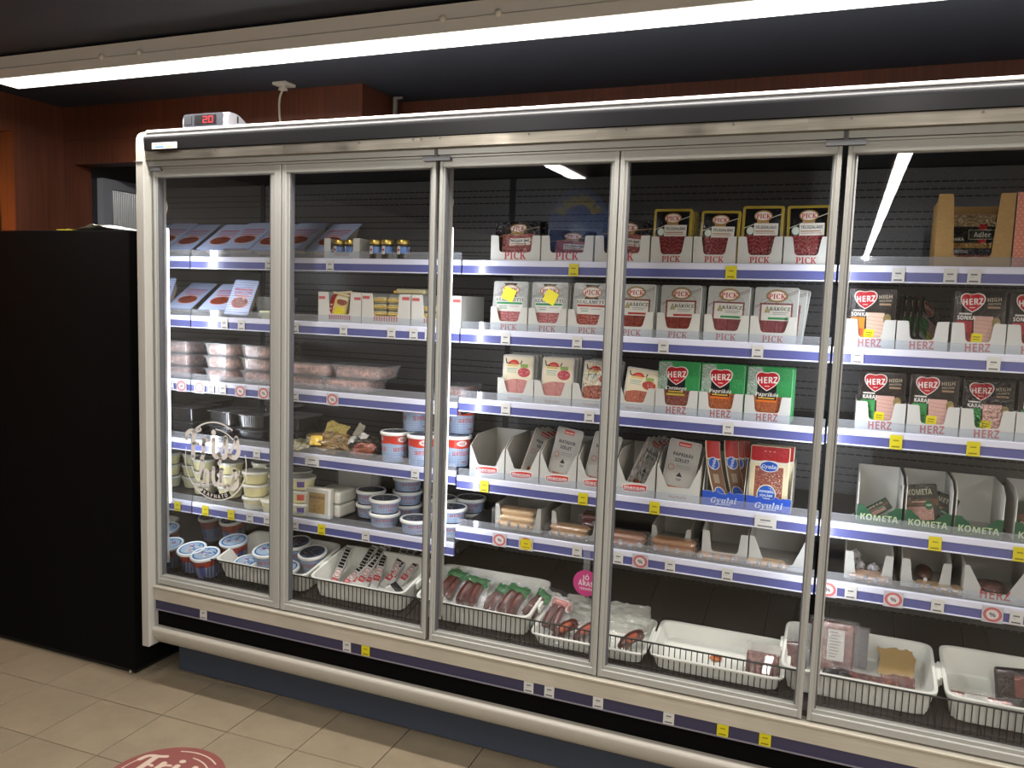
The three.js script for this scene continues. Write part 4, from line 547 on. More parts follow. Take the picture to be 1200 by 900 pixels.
// ---------------------------------------------------------------- right bay
{
  let y = surf('C', 1) + .001; const K = { w: .192, hs: .208, hl: .03, sw: .036, run: .014, hb: .19, sf: .208, d: .16, edge: M.kraft, body: M.kraft };
  mp.kraftFace = std(0xc19a5c, .75); T.kraftF = canvasTex(64, 64, (c, w, h) => { rect(c, 0, 0, w, h, '#b8935a'); const r = rnds(3); for (let i = 0; i < 200; i++) rect(c, r() * 64, r() * 64, 3, 1, r() < .5 ? '#ad884f' : '#c29f68'); });
  carton('display_carton', 'tall brown kraft carton with a large scooped front', undefined, { ...K, face: 'kraftF', pos: [2.853, y, ZC] });
  stack(2, .03, (dz, k) => pack('ham_pack', 'clear ham pack with a dark label and red emblem in the kraft carton', 'meat pack', 'dark-labelled ham packs', { w: .16, h: .15, t: .024, face: 'adler', rim: 0xb98a80, shiny: true, pos: [2.862, y + .006, ZC - .03 + dz], lean: .12 }));
  carton('display_carton', 'white and coral patterned carton beside the kraft one', undefined, { w: .14, hs: .21, hl: .12, sw: .03, run: .02, d: .16, hb: .21, face: 'pinkCard', edge: M.card, pos: [3.022, y, ZC] });
  y = surf('C', 2) + .001; const H = { w: .137, hs: .088, hl: .034, sw: .03, run: .008, face: 'trayHerz', edge: M.card };
  [[2.603, 'sonkaO', 'black heart-logo ham pack with an orange panel', 3], [2.7425, null], [2.8865, 'sonkaR', 'black heart-logo ham pack with a red panel', 3], [3.026, 'sonkaR', 'black heart-logo ham pack with a red panel', 2]].forEach(([x, f, lab, n], i) => {
    carton('display_carton', f ? 'white carton with red block lettering around black ham packs, second shelf' : 'white carton with red block lettering around fallen packs, second shelf', f ? 'black ham pack cartons on the second shelf' : undefined, { ...H, pos: [x, y, ZC] });
    if (f) stack(n, .026, (dz, k) => pack('ham_pack', lab, 'meat pack', lab.slice(16) + ' group', { w: .131, h: .178, t: .02, face: f, rim: 0x2c2624, pos: [x, y + .003, ZC - .008 + dz], lean: .08, yaw: .03 * (i - 1) }));
    else for (let k = 0; k < 4; k++) pack('ham_pack', 'dark ham pack lying aslant inside its carton', 'meat pack', 'fallen dark ham packs', { w: .11, h: .17, t: .012, face: 'karaj', rim: 0x2b241f, shiny: true, pos: [x - .03 + k * .018, y + .008, ZC - .05 - k * .012], lean: .35, yaw: 1.0, roll: -.62 });
  });
  y = surf('C', 3) + .001;
  [2.6485, 2.789, 2.929, 3.068].forEach((x, i) => { carton('display_carton', `${ORD[i]} white carton of pork loin packs with red block lettering, third shelf`, 'pork loin cartons on the third shelf', { ...H, pos: [x, y, ZC] });
    stack(3, .026, (dz, k) => pack('pork_loin_pack', `${k ? 'heart-logo pork loin pack standing behind the front one' : i === 2 ? 'glare-covered front pork loin pack' : 'front heart-logo pork loin pack with a green panel'} in the ${ORD[i]} loin carton`, 'meat pack', `pork loin packs, ${ORD[i]} carton`, { w: .13, h: .176 - (i === 2 ? .008 : 0), t: .02, face: 'karaj', rim: 0x2c2624, shiny: i === 2, pos: [x + k * .002, y + .003, ZC - .008 + dz], lean: .1 })); });
  y = surf('C', 4) + .001; const KO = { w: .126, hs: .058, hl: .03, sw: .02, run: .02, sf: .128, hb: .15, d: .2, face: 'trayKometa', body: M.card }; KO.edge = mp.kEdge = std(0x23593c, .6);
  ['green carton holding one slim box lying aslant', 'green carton holding a dark flat ham pack', 'empty green carton between two filled ones', 'green carton partly cut off at the cabinet side'].forEach((lab, i) => carton('display_carton', lab, undefined, { ...KO, pos: [2.668 + i * .1335 + (i === 3 ? .02 : 0), y, -.235] }));
  { const o = thing('ham_box', 'slim green ham box lying aslant in its carton', 'meat pack', [2.66, y + .012, -.29], [-.35, .1, 0]); o.rotation.z = .62; mesh('box', fitUV(rbx(-.055, .06, 0, .035, -.025, .005, .003, 1), -.055, .06, 0, .035), P('kometa', .4), o); mesh('box_lid', rbx(-.055, .06, .0352, .038, -.025, .005, .001, 1), std(0x2d5a40, .45), o); }
  stack(2, .03, (dz, k) => pack('ham_pack', 'dark flat ham pack with green foot in the second green carton', 'meat pack', 'dark flat ham packs', { w: .1, h: .125 - k * .02, t: .012, face: 'kometa', rim: 0x23352a, pos: [2.793 + k * .018, y + .01, -.255 + dz], lean: .25, roll: .16 - k * .5 }));
  pack('ham_pack', 'green-wrapped pack standing in the cut-off green carton', 'meat pack', undefined, { w: .1, h: .11, t: .02, face: 'kometa', rim: 0x23593c, pos: [3.085, y + .006, -.26], lean: .1 });
  y = surf('C', 5) + .001; const W = { hs: .088, hl: .02, sw: .022, run: .01, hb: .105, d: .2, face: 'trayBer', edge: M.kraftEdge, body: M.cardGrey };
  carton('display_carton', 'scooped white carton of speckled sausage rounds, lowest shelf', undefined, { w: .138, ...W, pos: [2.652, y, -.262] });
  linkPack('pack of pale sausages lying before the speckled rounds', { n: 3, len: .125, r: .011, col: 0xc7a184, pos: [2.66, y + .002, -.232], rows: 1 });
  for (const [x, z, yy] of [[2.625, -.32, .03], [2.67, -.33, .02], [2.615, -.34, .055]]) { const o = thing('sausage_round', 'small speckled sausage round inside the scooped carton', 'sausages', [x, y + yy, z], [.2, 0, 0], 'speckled sausage rounds'); mesh('round', blob(.02, .019, .016, .12, 4, 18), print(T.sausPack, .3), o); mesh('clip', new THREE.SphereGeometry(.004, 8, 6).translate(0, .02, 0), M.aluBright, o); }
  carton('display_carton', 'scooped white carton with one dark sausage inside, lowest shelf', undefined, { w: .136, ...W, pos: [2.812, y, -.262] });
  linkPack('flat tan sausage pack jutting out before the dark sausage carton', { n: 2, len: .14, r: .011, col: 0xb39268, pos: [2.848, y + .002, -.232], rows: 1, yaw: -.1 });
  { const o = thing('dark_sausage', 'dark rounded sausage end inside a scooped carton', 'sausages', [2.812, y + .03, -.33]); mesh('casing', blob(.026, .024, .05, .1, 9, 20), phy(0x4a2f25, .4), o); mesh('tied_end', new THREE.ConeGeometry(.006, .014, 8).rotateX(-1.4).translate(0, 0, .054), M.card, o); }
  carton('display_carton', 'wide white carton with red lettering and dark meat, lowest shelf', undefined, { w: .165, hs: .1, hl: .026, sw: .014, run: .034, hb: .11, sf: .1, d: .22, face: 'trayHerz', edge: M.card, body: M.cardGrey, pos: [2.992, y, -.235] });
  { const o = thing('meat_piece', 'dark brown smoked meat piece in the wide lettered carton', 'meat', [2.985, y + .024, -.3]); mesh('meat', blob(.05, .022, .04, .22, 15, 24), print(T.beef, .4), o); mesh('wrap', blob(.053, .0235, .043, .22, 15, 24), M.film, o); }
}
// ---------------------------------------------------------------- left bay
{
  let y = surf('A', 1) + .002;
  [[.085, 0, -.015, 0], [.215, .0, .012, .006], [.345, .02, -.02, 0], [.475, 0, .01, .004], [.625, -.1, .02, .0]].forEach(([x, yaw, roll, dy], i) => leanTray('meat tray under blue-checked film leaning back on the top shelf', 'blue-checked meat trays on the top shelf', { w: .148, h: .215, pos: [x, y + .03 + dy, -.222], lean: .98, yaw, roll }));
  const jc = carton('jar_carton', 'small white cut-out carton of jars on the top shelf', undefined, { w: .16, hs: .078, hl: .024, sw: .028, run: .002, d: .12, face: 'trayBer', edge: M.card, pos: [.735, y, ZC] });
  const jar = (x, z, rot, lab, gr) => { const o = thing('jar', lab, 'jar', [x, y + .0005, z], [0, rot, 0], gr); const g = cached('jar', () => { const g = lathe([[0, 0], [.022, 0], [.0245, .004], [.0245, .05], [.021, .06]], 24); const p = g.attributes.position, u = g.attributes.uv; for (let i = 0; i < p.count; i++) u.setY(i, p.getY(i) / .06); return g; }); mesh('glass_body', g, P('jar', .12), o); mesh('lid', cached('jarlid', () => lathe([[.0235, .056], [.0245, .058], [.0245, .07], [.022, .073], [0, .073]], 24)), mp.brass ??= std(0xb79d4e, .3, { metalness: .8 }), o); };
  jar(.704, -.243, .3, 'gold-lidded jar inside the small white carton', 'jars in the small carton'); jar(.757, -.243, 1.9, 'gold-lidded jar inside the small white carton', 'jars in the small carton');
  jar(.704, -.294, 1.2, 'gold-lidded jar inside the small white carton', 'jars in the small carton');
  jar(.878, -.226, .2, 'gold-lidded jar with blue band standing loose on the top shelf', 'loose gold-lidded jars'); jar(.93, -.226, .25, 'gold-lidded jar with blue band standing loose on the top shelf', 'loose gold-lidded jars'); jar(.996, -.226, .2, 'gold-lidded jar with blue band standing loose on the top shelf', 'loose gold-lidded jars');
  // second shelf
  y = surf('A', 2) + .002;
  leanTray('meat tray under blue-checked film lying low on the second shelf', undefined, { w: .145, h: .19, pos: [.09, y + .028, -.225], lean: .95, roll: .02 });
  leanTray('meat tray under shiny blue-checked film propped upright on the second shelf', undefined, { w: .125, h: .16, pos: [.218, y + .012, -.222], lean: .45, yaw: 0, roll: -.03 });
  punnet('clear_punnet', 'tall empty clear punnet behind the propped meat tray', undefined, { w: .14, d: .12, h: .09, pos: [.33, y, -.34], fill: null });
  bucket('dip_tub', 'small shallow green dip tub on the second shelf', 'tub', undefined, { r: .04, h: .034, pos: [.362, y, -.262], bodyMat: std(0xb6ba8c, .4), lidMat: phy(0xcdd0ac, .15) });
  const GB = { hs: .118, hl: .034, sw: .046, run: .008, hb: .118, d: .2, face: 'trayGrain', edge: M.card };
  carton('display_carton', 'white carton with red print and mixed spice bags', undefined, { w: .196, ...GB, pos: [.728, y, ZC] });
  carton('display_carton', 'white carton with red print full of yellow grain packs', undefined, { w: .209, ...GB, pos: [.933, y, ZC] });
  carton('display_carton', 'white carton with red print behind the door post', undefined, { w: .205, ...GB, pos: [1.145, y, ZC] });
  const bag = (lab, x, z, w, h, f, roll, gr) => { const o = thing('spice_bag', lab, 'bag', [x, y + .004, z], [-.15, 0, roll], gr); const g = new THREE.SphereGeometry(1, 20, 16), p = g.attributes.position; for (let i = 0; i < p.count; i++) { const a = p.getX(i), b = p.getY(i), c = p.getZ(i), q = v => Math.sign(v) * Math.pow(Math.abs(v), .45); p.setXYZ(i, q(a) * w / 2, (q(b) + 1) * h / 2, c * .014 * (1 - b * b * .8)); } g.computeVertexNormals(); fitUV(g, -w / 2, w / 2, 0, h); mesh('pouch', g, P(f, .25, { bumpMap: crinkle, bumpScale: .003 }), o); mesh('top_seal', bx(-w / 2 + .004, w / 2 - .004, h - .002, h + .006, -.001, .001), std(0xcabf9a, .35), o); };
  bag('red and yellow spice bag leaning in its carton', .70, -.226, .085, .108, 'chips', -.16); bag('brown-printed spice bag behind the red and yellow one', .745, -.262, .09, .112, 'chips', -.05); bag('dark spice bag at the back of its carton', .69, -.292, .09, .114, 'chips', .1);
  for (let k = 0; k < 4; k++) for (const s of [-1, 1]) { const o = thing('grain_pack', 'flat pack of yellow grain mix stacked in its carton', 'bag', [.933 + s * .042, y + .004 + k * .026, -.27], [0, 0, 0], 'stacked grain packs'); mesh('pouch', fitUV(rbx(-.04, .04, 0, .024, -.05, .05, .009, 3), -.04, .04, 0, .024), P('grain', .25, { bumpMap: crinkle, bumpScale: .003 }), o); mesh('seal', bx(-.038, .038, .01, .013, .05, .055), std(0xc7a23c, .4), o); }
  for (let k = 0; k < 3; k++) for (const s of [-1, 1]) { const o = thing('grain_pack', 'flat pack of pale grain mix in the carton behind the door post', 'bag', [1.145 + s * .042, y + .004 + k * .026, -.27], [0, 0, 0], 'pale grain packs'); mesh('pouch', fitUV(rbx(-.04, .04, 0, .024, -.05, .05, .009, 3), -.04, .04, 0, .024), P('grain', .25, { bumpMap: crinkle, bumpScale: .003 }), o); mesh('seal', bx(-.038, .038, .01, .013, .05, .055), std(0xc7a23c, .4), o); }
  { const o = thing('grain_pack', 'orange grain bag lying across the tops of two cartons', 'bag', [1.03, y + .1185, -.24], [0, .1, 0]); mesh('pouch', fitUV(rbx(-.06, .06, 0, .02, -.05, .02, .009, 3), -.06, .06, 0, .02), P('grain', .25), o); mesh('seal', bx(-.07, -.056, .004, .012, -.045, .012), std(0xd39a3a, .4), o); }
  // third shelf: mince punnets
  y = surf('A', 3) + .002;
  for (let k = 0; k < 3; k++) { punnet('mince_punnet', 'clear punnet of pink mince in the three-high stack by the mirrored end', 'mince punnets in the end stacks', { w: .15, d: .19, h: .053, pos: [.115, y + k * .0535, -.32], yaw: .02 * k }); punnet('mince_punnet', 'clear punnet of pink mince in the three-high stack by the mirrored end', 'mince punnets in the end stacks', { w: .15, d: .19, h: .053, pos: [.285, y + k * .0535, -.345], yaw: -.02 * k }); punnet('mince_punnet', 'clear punnet of pink mince at the back of the third shelf', 'mince punnets at the back of the third shelf', { w: .15, d: .19, h: .053, pos: [.19, y + k * .0535, -.54], yaw: 0 }); }
  [[.745, 0, -.3, .2, .0], [.545, 0, -.3, .175, .0], [.785, 1, -.32, .21, .0], [.565, 1, -.3, .175, 0]].forEach(([x, k, z, w, yaw], i) => punnet('mince_punnet', k ? 'wide clear mince punnet on top of another, third shelf' : 'wide clear mince punnet at the bottom of its pair, third shelf', k ? 'upper wide mince punnets' : 'lower wide mince punnets', { w: w + .03, d: .16, h: .053, pos: [x, y + k * .0535, z] }));
  punnet('mince_punnet', 'lone mince punnet at the right end of the third shelf', undefined, { w: .13, d: .17, h: .05, pos: [1.17, y, -.38] });
  // fourth shelf
  y = surf('A', 4) + .002; const blackShell = phy(0x16171a, .2, { clearcoat: .6 });
  for (const [x, z, n] of [[.11, -.34, 2], [.27, -.33, 2], [.43, -.36, 2], [.2, -.53, 2]]) for (let k = 0; k < n; k++) punnet('black_food_tray', k ? 'ribbed black food tray with brown filling on top of another' : 'ribbed black food tray at the bottom of its pair', k ? 'upper ribbed black trays' : 'lower ribbed black trays', { w: .142, d: .18, h: .06, pos: [x, y + k * .063, z], fill: k ? 0x5a2c1c : null, shell: blackShell });
  const skin = dataTex(256, (u, v) => { const n = fbm(u, v, 5, 8, 4), m = fbm(u, v, 9, 19, 3), k = .7 + .5 * (n - .4); return m > .6 ? [.86 * k, .8 * k, .68 * k] : [.78 * k, .63 * k, .4 * k]; });
  { const o = thing('poultry_bag', 'pale yellow crinkled vacuum bag of poultry on the fourth shelf', 'meat pack', [.625, y, -.275], [0, .2, 0]); const g = blob(.085, .04, .05, .55, 21, 44); g.translate(.02, .04, 0); mesh('poultry', g, phy(0xffffff, .22, { map: skin, bumpMap: crinkle, bumpScale: .014, clearcoat: .6 }), o); const n = blob(.045, .028, .03, .5, 5, 24); n.rotateZ(-.5); n.translate(.1, .04, .02); mesh('leg_end', n, phy(0xffffff, .22, { map: skin, bumpMap: crinkle, bumpScale: .012 }), o); const s = sheet(.13, .1, .016, 6); s.rotateX(-1.25); s.rotateZ(.22); s.translate(-.1, .026, .02); mesh('bag_edge', s, phy(0xcfc39a, .18, { transmission: .4, thickness: 0, bumpMap: crinkle, bumpScale: .012 }), o); const f = sheet(.09, .07, .02, 16); f.rotateX(-.5); f.rotateZ(-.3); f.translate(.04, .085, -.01); mesh('bag_neck', f, phy(0xc9b46a, .2, { bumpMap: crinkle, bumpScale: .012 }), o); const q = sheet(.05, .035, .008, 26); q.rotateX(-.4); q.translate(-.02, .05, .05); mesh('label', q, phy(0xd9b64a, .3), o); }
  { const o = thing('meat_bag', 'dark foil bag of pinkish meat beside the lard buckets', 'meat pack', [.812, y, -.28], [0, -.1, 0]); const g = blob(.08, .046, .055, .5, 31, 40); g.translate(.0, .045, 0); mesh('foil', g, phy(0x3e3a33, .16, { bumpMap: crinkle, bumpScale: .014, metalness: .4 }), o); const m = blob(.062, .03, .026, .45, 8, 28); m.rotateZ(.2); m.translate(.02, .03, .042); mesh('meat', m, phy(0xa97358, .22, { map: T.mince, bumpMap: crinkle, bumpScale: .01, clearcoat: .7 }), o); const s = sheet(.09, .03, .014, 9); s.rotateX(-.7); s.rotateZ(.25); s.translate(-.01, .075, .04); mesh('torn_flap', s, phy(0xe6e4de, .15, { bumpMap: crinkle, bumpScale: .01 }), o); const q = sheet(.035, .06, .01, 19); q.rotateX(-.2); q.rotateZ(-.5); q.translate(-.035, .1, .0); mesh('bag_tip', q, phy(0xb9b2a0, .15, { bumpMap: crinkle, bumpScale: .01 }), o); }
  const LB = { r: .053, h: .118, wrap: 'wrap', lid: 'lidDark' };
  bucket('lard_bucket', 'blue-checked lard bucket with red band beside the meat bag', 'bucket', undefined, { ...LB, pos: [.955, y, -.262], rot: 2.2 });
  bucket('lard_bucket', 'blue-checked lard bucket standing second on the fourth shelf', 'bucket', undefined, { ...LB, pos: [1.076, y, -.255], rot: 1.75 });
  bucket('lard_bucket', 'blue-checked lard bucket beside the empty carton', 'bucket', undefined, { ...LB, lid: 'lid', pos: [1.195, y, -.315], rot: 1.9 });
  bucket('lard_bucket', 'blue-checked lard bucket standing on two others', 'bucket', undefined, { ...LB, pos: [1.015, y + .119, -.315], rot: 2.1 });
  bucket('lard_bucket', 'blue-checked lard bucket under the stacked ones at the back', 'bucket', undefined, { ...LB, pos: [1.065, y, -.37], rot: .4 });
  bucket('lard_bucket', 'upper blue-checked lard bucket beside the empty carton', 'bucket', undefined, { ...LB, pos: [1.19, y + .119, -.36], rot: 2 });
  // lowest shelf: salad tubs, lard tubs
  y = surf('A', 5) + .002; const cream = phy(0xd9d3a0, .35), creamD = phy(0xd2cba6, .35), lidC = phy(0xe9e8dc, .2, { transmission: .25, thickness: 0 });
  const tubs = (x, z, n, lab, gr, mat = cream) => { for (let k = 0; k < n; k++) bucket('salad_tub', lab, 'tub', gr, { r: .052, h: .052, pos: [x + rr(-.003, .003), y + k * .0535, z], bodyMat: k === n - 1 ? mat : k % 2 ? cream : creamD, lidMat: lidC, taper: .88 }); };
  tubs(.07, -.36, 3, 'cream salad tub stacked near the mirrored end', 'salad tubs near the mirrored end'); tubs(.2, -.43, 3, 'cream salad tub stacked behind the door lettering', 'salad tubs behind the lettering', creamD); tubs(.29, -.262, 3, 'cream salad tub in the front stack under the brown-topped one', 'front salad tub stack'); tubs(.31, -.385, 3, 'cream salad tub behind the front stack', 'rear salad tubs'); tubs(.395, -.255, 1, 'single low cream salad tub beside the door stile', undefined); tubs(.43, -.37, 3, 'cream salad tub behind the labelled lard block', 'salad tubs behind the labelled block');
  for (let k = 0; k < 3; k++) { const b = bucket('salad_tub', 'cream salad tub with purple sticker beside the brown-labelled block', 'tub', 'salad tubs beside the labelled block', { r: .052, h: .052, pos: [.515, y + k * .0535, -.275], bodyMat: cream, lidMat: lidC, taper: .88 }); const s = mesh('sticker', new THREE.CylinderGeometry(.0515, .0495, .024, 8, 1, true, .2, .6).translate(0, .026, 0), std([0x5b4a96, 0xc9564a, 0x5b4a96][k], .5), b); }
  { const o = thing('lard_block', 'white wrapped block with a brown label standing on the lowest shelf', 'food block', [.608, y, -.245], [-.03, .02, 0]); mesh('block', rbx(-.062, .062, 0, .125, -.028, 0, .006, 3), phy(0xdfded4, .35), o); mesh('label', fitUV(bx(-.052, .052, .008, .117, 0, .0012), -.052, .052, .008, .117), P('brownLabel', .5), o); }
  for (const k of [0, 1]) { const o = thing('lard_block', 'plain white wrapped block lying behind the labelled one', 'food block', [.635, y + k * .055, -.285], [0, -.05, 0], 'plain white blocks'); mesh('block', rbx(-.07, .055, 0, .053, -.12, 0, .012, 3), phy(0xd5d3c6, .35), o); mesh('fold', rbx(-.05, .03, .0525, .0545, -.09, -.03, .001, 1), phy(0xc2bea9, .3), o); }
  { const o = thing('white_box', 'white carton box behind the lard blocks', 'box', [.62, y, -.52], [0, -.05, 0]); mesh('box', rbx(-.085, .085, 0, .16, -.06, .02, .003, 1), M.card, o); mesh('flap', bx(-.085, .085, .16, .162, -.06, .02), M.card, o); }
  const LT = { r: .058, h: .056, wrap: 'wrapTub', lid: 'lidDark', taper: .88 };
  const tub2 = (x, z, n, lab, gr, r0) => { for (let k = 0; k < n; k++) bucket('lard_tub', lab, 'tub', gr, { ...LT, pos: [x, y + k * .0565, z], rot: r0 + k * .3 }); };
  tub2(.898, -.29, 2, 'blue-checked lard tub in the front pair', 'front pair of lard tubs', 1.6); tub2(.775, -.385, 2, 'blue-checked lard tub stacked behind the white blocks', 'lard tubs behind the blocks', 2.6); tub2(.91, -.45, 3, 'blue-checked lard tub in the tall rear stack', 'tall rear stack of lard tubs', 1.2); tub2(1.05, -.27, 1, 'single blue-checked lard tub beside the front pair', undefined, 1.7); tub2(1.09, -.41, 2, 'blue-checked lard tub behind the single one', 'lard tubs behind the single one', 1.1); tub2(1.187, -.3, 2, 'blue-checked lard tub at the end of the lowest shelf', 'lard tubs at the shelf end', 1.8); tub2(1.19, -.47, 2, 'dark-lidded lard tub in the far corner of the lowest shelf', 'lard tubs in the far corner', 1);
}
// ---------------------------------------------------------------- the sloping deck
const dk = z => .435 + (-.1 - z) * .22 + .0012, TILT = Math.atan(.22);
{
  const DB = { r: .056, h: .098, wrap: 'wrapDark', lid: 'lid', taper: .82, tilt: TILT };
  [[.062, -.155, .5, 'red-banded bucket pressed against the mirrored end of the deck'], [.152, -.135, 1.2, 'red-banded bucket with bright lid beside the white deck tray'], [.19, -.262, 2, 'red-banded bucket with a grey-blue lid, second row on the deck']].forEach(([x, z, r, lab], i) => bucket('deck_bucket', lab, 'bucket', undefined, { ...DB, pos: [x, dk(z), z], rot: r, lidMat: phy(i === 2 ? 0xc9d2d8 : 0xdfe8ee, .25) }));
  { const z = -.4; bucket('deck_bucket', 'tall blue-checked bucket far back on the deck', 'bucket', undefined, { r: .05, h: .11, wrap: 'wrapDark', lid: 'lidDark', pos: [.06, dk(z), z], tilt: TILT, rot: 1 }); }
  const tr = (lab, x0, x1, d, h, z = -.122, ribs = true) => { const w = x1 - x0; return serviceTray(lab, { w, d, h, pos: [(x0 + x1) / 2, dk(z), z], tilt: TILT, ribs }); };
  tr('white ribbed tray of blue-lidded tubs on the deck', .215, .655, .26, .088);
  tr('white ribbed tray of slim sausage sticks on the deck', .68, 1.09, .26, .09);
  tr('white ribbed tray of green-labelled sausage packs on the deck', 1.145, 1.585, .25, .088);
  tr('white tray lined with a clear bag on the deck', 1.605, 2.0, .2, .05, -.1, false);
  tr('nearly empty shallow white tray on the deck', 2.02, 2.43, .2, .058, -.1, false);
  tr('white ribbed tray of large meat packs on the deck', 2.425, 2.85, .25, .092, -.12);
  tr('white ribbed tray with one long meat pack on the deck', 2.878, 3.3, .25, .092, -.13);
  const Y = (z, o) => dk(z) + o;
  const tb = (x, z, o, r, h, lab, lid, rot, gr) => bucket('lard_tub', lab, 'tub', gr, { r, h, wrap: 'wrapTub', lid, pos: [x, Y(z, o), z], tilt: TILT, rot, taper: .85 });
  tb(.385, -.24, .012, .06, .085, 'large blue-lidded lard tub standing in the deck tray', 'lid', 1.5); tb(.3, -.2, .012, .05, .04, 'flat blue-lidded tub lying low in the deck tray', 'lid', .4, 'flat tubs in the deck tray'); tb(.5, -.2, .012, .052, .045, 'flat blue-lidded tub lying low in the deck tray', 'lid', 2, 'flat tubs in the deck tray'); tb(.585, -.27, .012, .056, .09, 'tall grey-lidded lard tub at the tray end', 'lidDark', 1.2); tb(.47, -.32, .012, .056, .09, 'grey-lidded lard tub at the back of the deck tray', 'lidDark', 1.9);
  // slim sausage sticks
  for (let k = 0; k < 9; k++) { const x = .735 + k * .03 + rr(-.006, .006), z = -.165 - .014 * k + rr(-.012, .012), o = thing('stick_pack', 'slim black and white sausage stick pack leaning in the tray', 'meat pack', [x, Y(z, .014), z], [0, 0, 0], 'slim stick packs'); o.rotation.order = 'YXZ'; o.rotation.set(-.88 + rr(-.1, .12), .25 + rr(-.2, .4), -.3 + rr(-.14, .1)); const g = rbx(-.016, .016, 0, .2, -.02, 0, .006, 2); fitUV(g, -.016, .016, 0, .2); mesh('sleeve', g, P('slim', .22, { bumpMap: crinkle, bumpScale: .002 }), o); mesh('end_seal', bx(-.015, .015, .2, .212, -.011, -.009), std(0xc9c7c2, .3), o); }
  { const z = -.2, o = thing('loose_label', 'black and white label card lying in the stick tray', 'label', [.985, Y(z, .02), z], [-1.1, .3, -.5]); mesh('card', fitUV(bx(-.04, .04, 0, .05, -.002, 0), -.04, .04, 0, .05), P('whiteSlip', .5), o); mesh('black_panel', bx(-.04, .04, .022, .05, 0, .0008), std(0x222124, .4), o); }
  // vacuum packs with green labels
  const vac = (x, z, o, w, h, yaw, roll, lab, gr, s, lean = 1.0, label = 'greenLabel') => { const t = thing('vacuum_pack', lab, 'meat pack', [x, Y(z, o), z], [0, 0, 0], gr); t.rotation.order = 'YXZ'; t.rotation.set(-lean, yaw, roll);
    const b = sheet(w, h, .006, s); b.translate(0, h / 2, -.004); mesh('backing_film', b, mp.backing ??= phy(0xd4d5d2, .2, { bumpMap: crinkle, bumpScale: .006, transmission: .3, thickness: 0 }), t);
    const km = mp.kol ??= phy(0xffffff, .3, { map: T.kolbasz, clearcoat: .5, clearcoatRoughness: .2 }); const n = 2; for (let i = 0; i < n; i++) { const g = sausage(h * .6, w * .2, .008); g.rotateZ(Math.PI / 2); const m = mesh('sausage', g, km, t); m.position.set((i - .5) * w * .36, h * .4, .012); m.rotation.z = (i - .5) * .12; }
    const l = sheet(w * .86, h * .24, .003, s + 3, 10); fitUV(l, -w * .43, w * .43, -h * .12, h * .12); l.translate(0, h * .72, .022); mesh('label', l, P(label, .3), t);
    const c = sheet(w * .96, h * .98, .008, s + 5); c.translate(0, h / 2, .027); mesh('front_film', c, M.film, t); };
  vac(1.215, -.19, .03, .085, .17, .12, -.2, 'sausage vacuum pack with green label against the tray end', undefined, 3); vac(1.315, -.165, .03, .11, .175, .1, -.12, 'broad sausage vacuum pack with wide green label', undefined, 14); vac(1.4, -.17, .024, .06, .16, .1, -.3, 'narrow sausage vacuum pack between two broad ones', undefined, 23); vac(1.475, -.155, .03, .1, .175, .05, -.22, 'sausage vacuum pack with crooked green label', undefined, 33); vac(1.55, -.17, .03, .07, .16, -.05, -.35, 'crumpled clear sausage pack at the tray corner', undefined, 41, .95);
  // bag-lined tray
  { const z = -.15, o = thing('clear_bag', 'clear crumpled bag lining the white tray', 'bag', [1.8, Y(z, .052), z], [TILT, 0, 0]); const g = sheet(.36, .15, .022, 51, 34); g.rotateX(-Math.PI / 2 + .3); mesh('liner', g, M.film, o); const e = sheet(.3, .07, .02, 57, 26); e.rotateX(-.25); e.translate(.03, .03, -.1); mesh('liner_edge', e, phy(0xd7d9d2, .15, { transmission: .55, thickness: 0, bumpMap: crinkle, bumpScale: .008 }), o); }
  vac(1.655, -.13, .022, .085, .17, .1, -.2, 'red-labelled sausage pack at the front of the bag-lined tray', undefined, 63, .9, 'redPack');
  [[1.715, -.15, .35], [1.79, -.16, .2], [1.945, -.16, .5]].forEach(([x, z, ry], i) => { const o = thing('smoked_sausage', ['bent smoked sausage lying beside the red-labelled pack', 'smoked sausage piece behind the door stile', 'smoked sausage piece alone at the tray end'][i], 'sausages', [x, Y(z, .036), z], [-.75, ry, .9]); const g = sausage(.105, .02, .016); mesh('sausage', g, mp.kol, o); mesh('tied_end', new THREE.ConeGeometry(.007, .02, 8).rotateZ(-1.57).translate(.06, 0, 0), M.card, o); const l = blob(.03, .012, .014, .2, 5 + i, 16); l.translate(0, .014, .012); mesh('label', l, phy(0xa0543f, .2), o); });
  // shallow tray: one steak pack and a stray scrap
  { const z = -.125, o = thing('steak_pack', 'dark red vacuum steak pack standing at the tray end', 'meat pack', [2.365, Y(z, .012), z], [-.38, .06, 0]); mesh('meat', fitUV(rbx(-.05, .05, .004, .09, -.022, 0, .009, 3), -.05, .05, 0, .1), phy(0xffffff, .15, { map: T.beef, clearcoat: .8, bumpMap: crinkle, bumpScale: .002 }), o); mesh('header', bx(-.052, .052, .088, .116, -.014, -.011), P('whiteSlip', .4), o); mesh('film', rbx(-.053, .053, 0, .118, -.024, .002, .006, 2), M.film, o); }
  { const z = -.2, o = thing('food_scrap', 'small orange scrap lying in the shallow tray', 'scrap', [2.215, Y(z, .008), z], [TILT, 0, 0]); const g = blob(.02, .005, .014, .5, 8, 16); g.translate(0, .005, 0); mesh('peel', g, phy(0xb86a34, .4), o); mesh('core', blob(.01, .004, .008, .5, 4, 12).translate(.008, .009, 0), phy(0x8a3f1e, .4), o); }
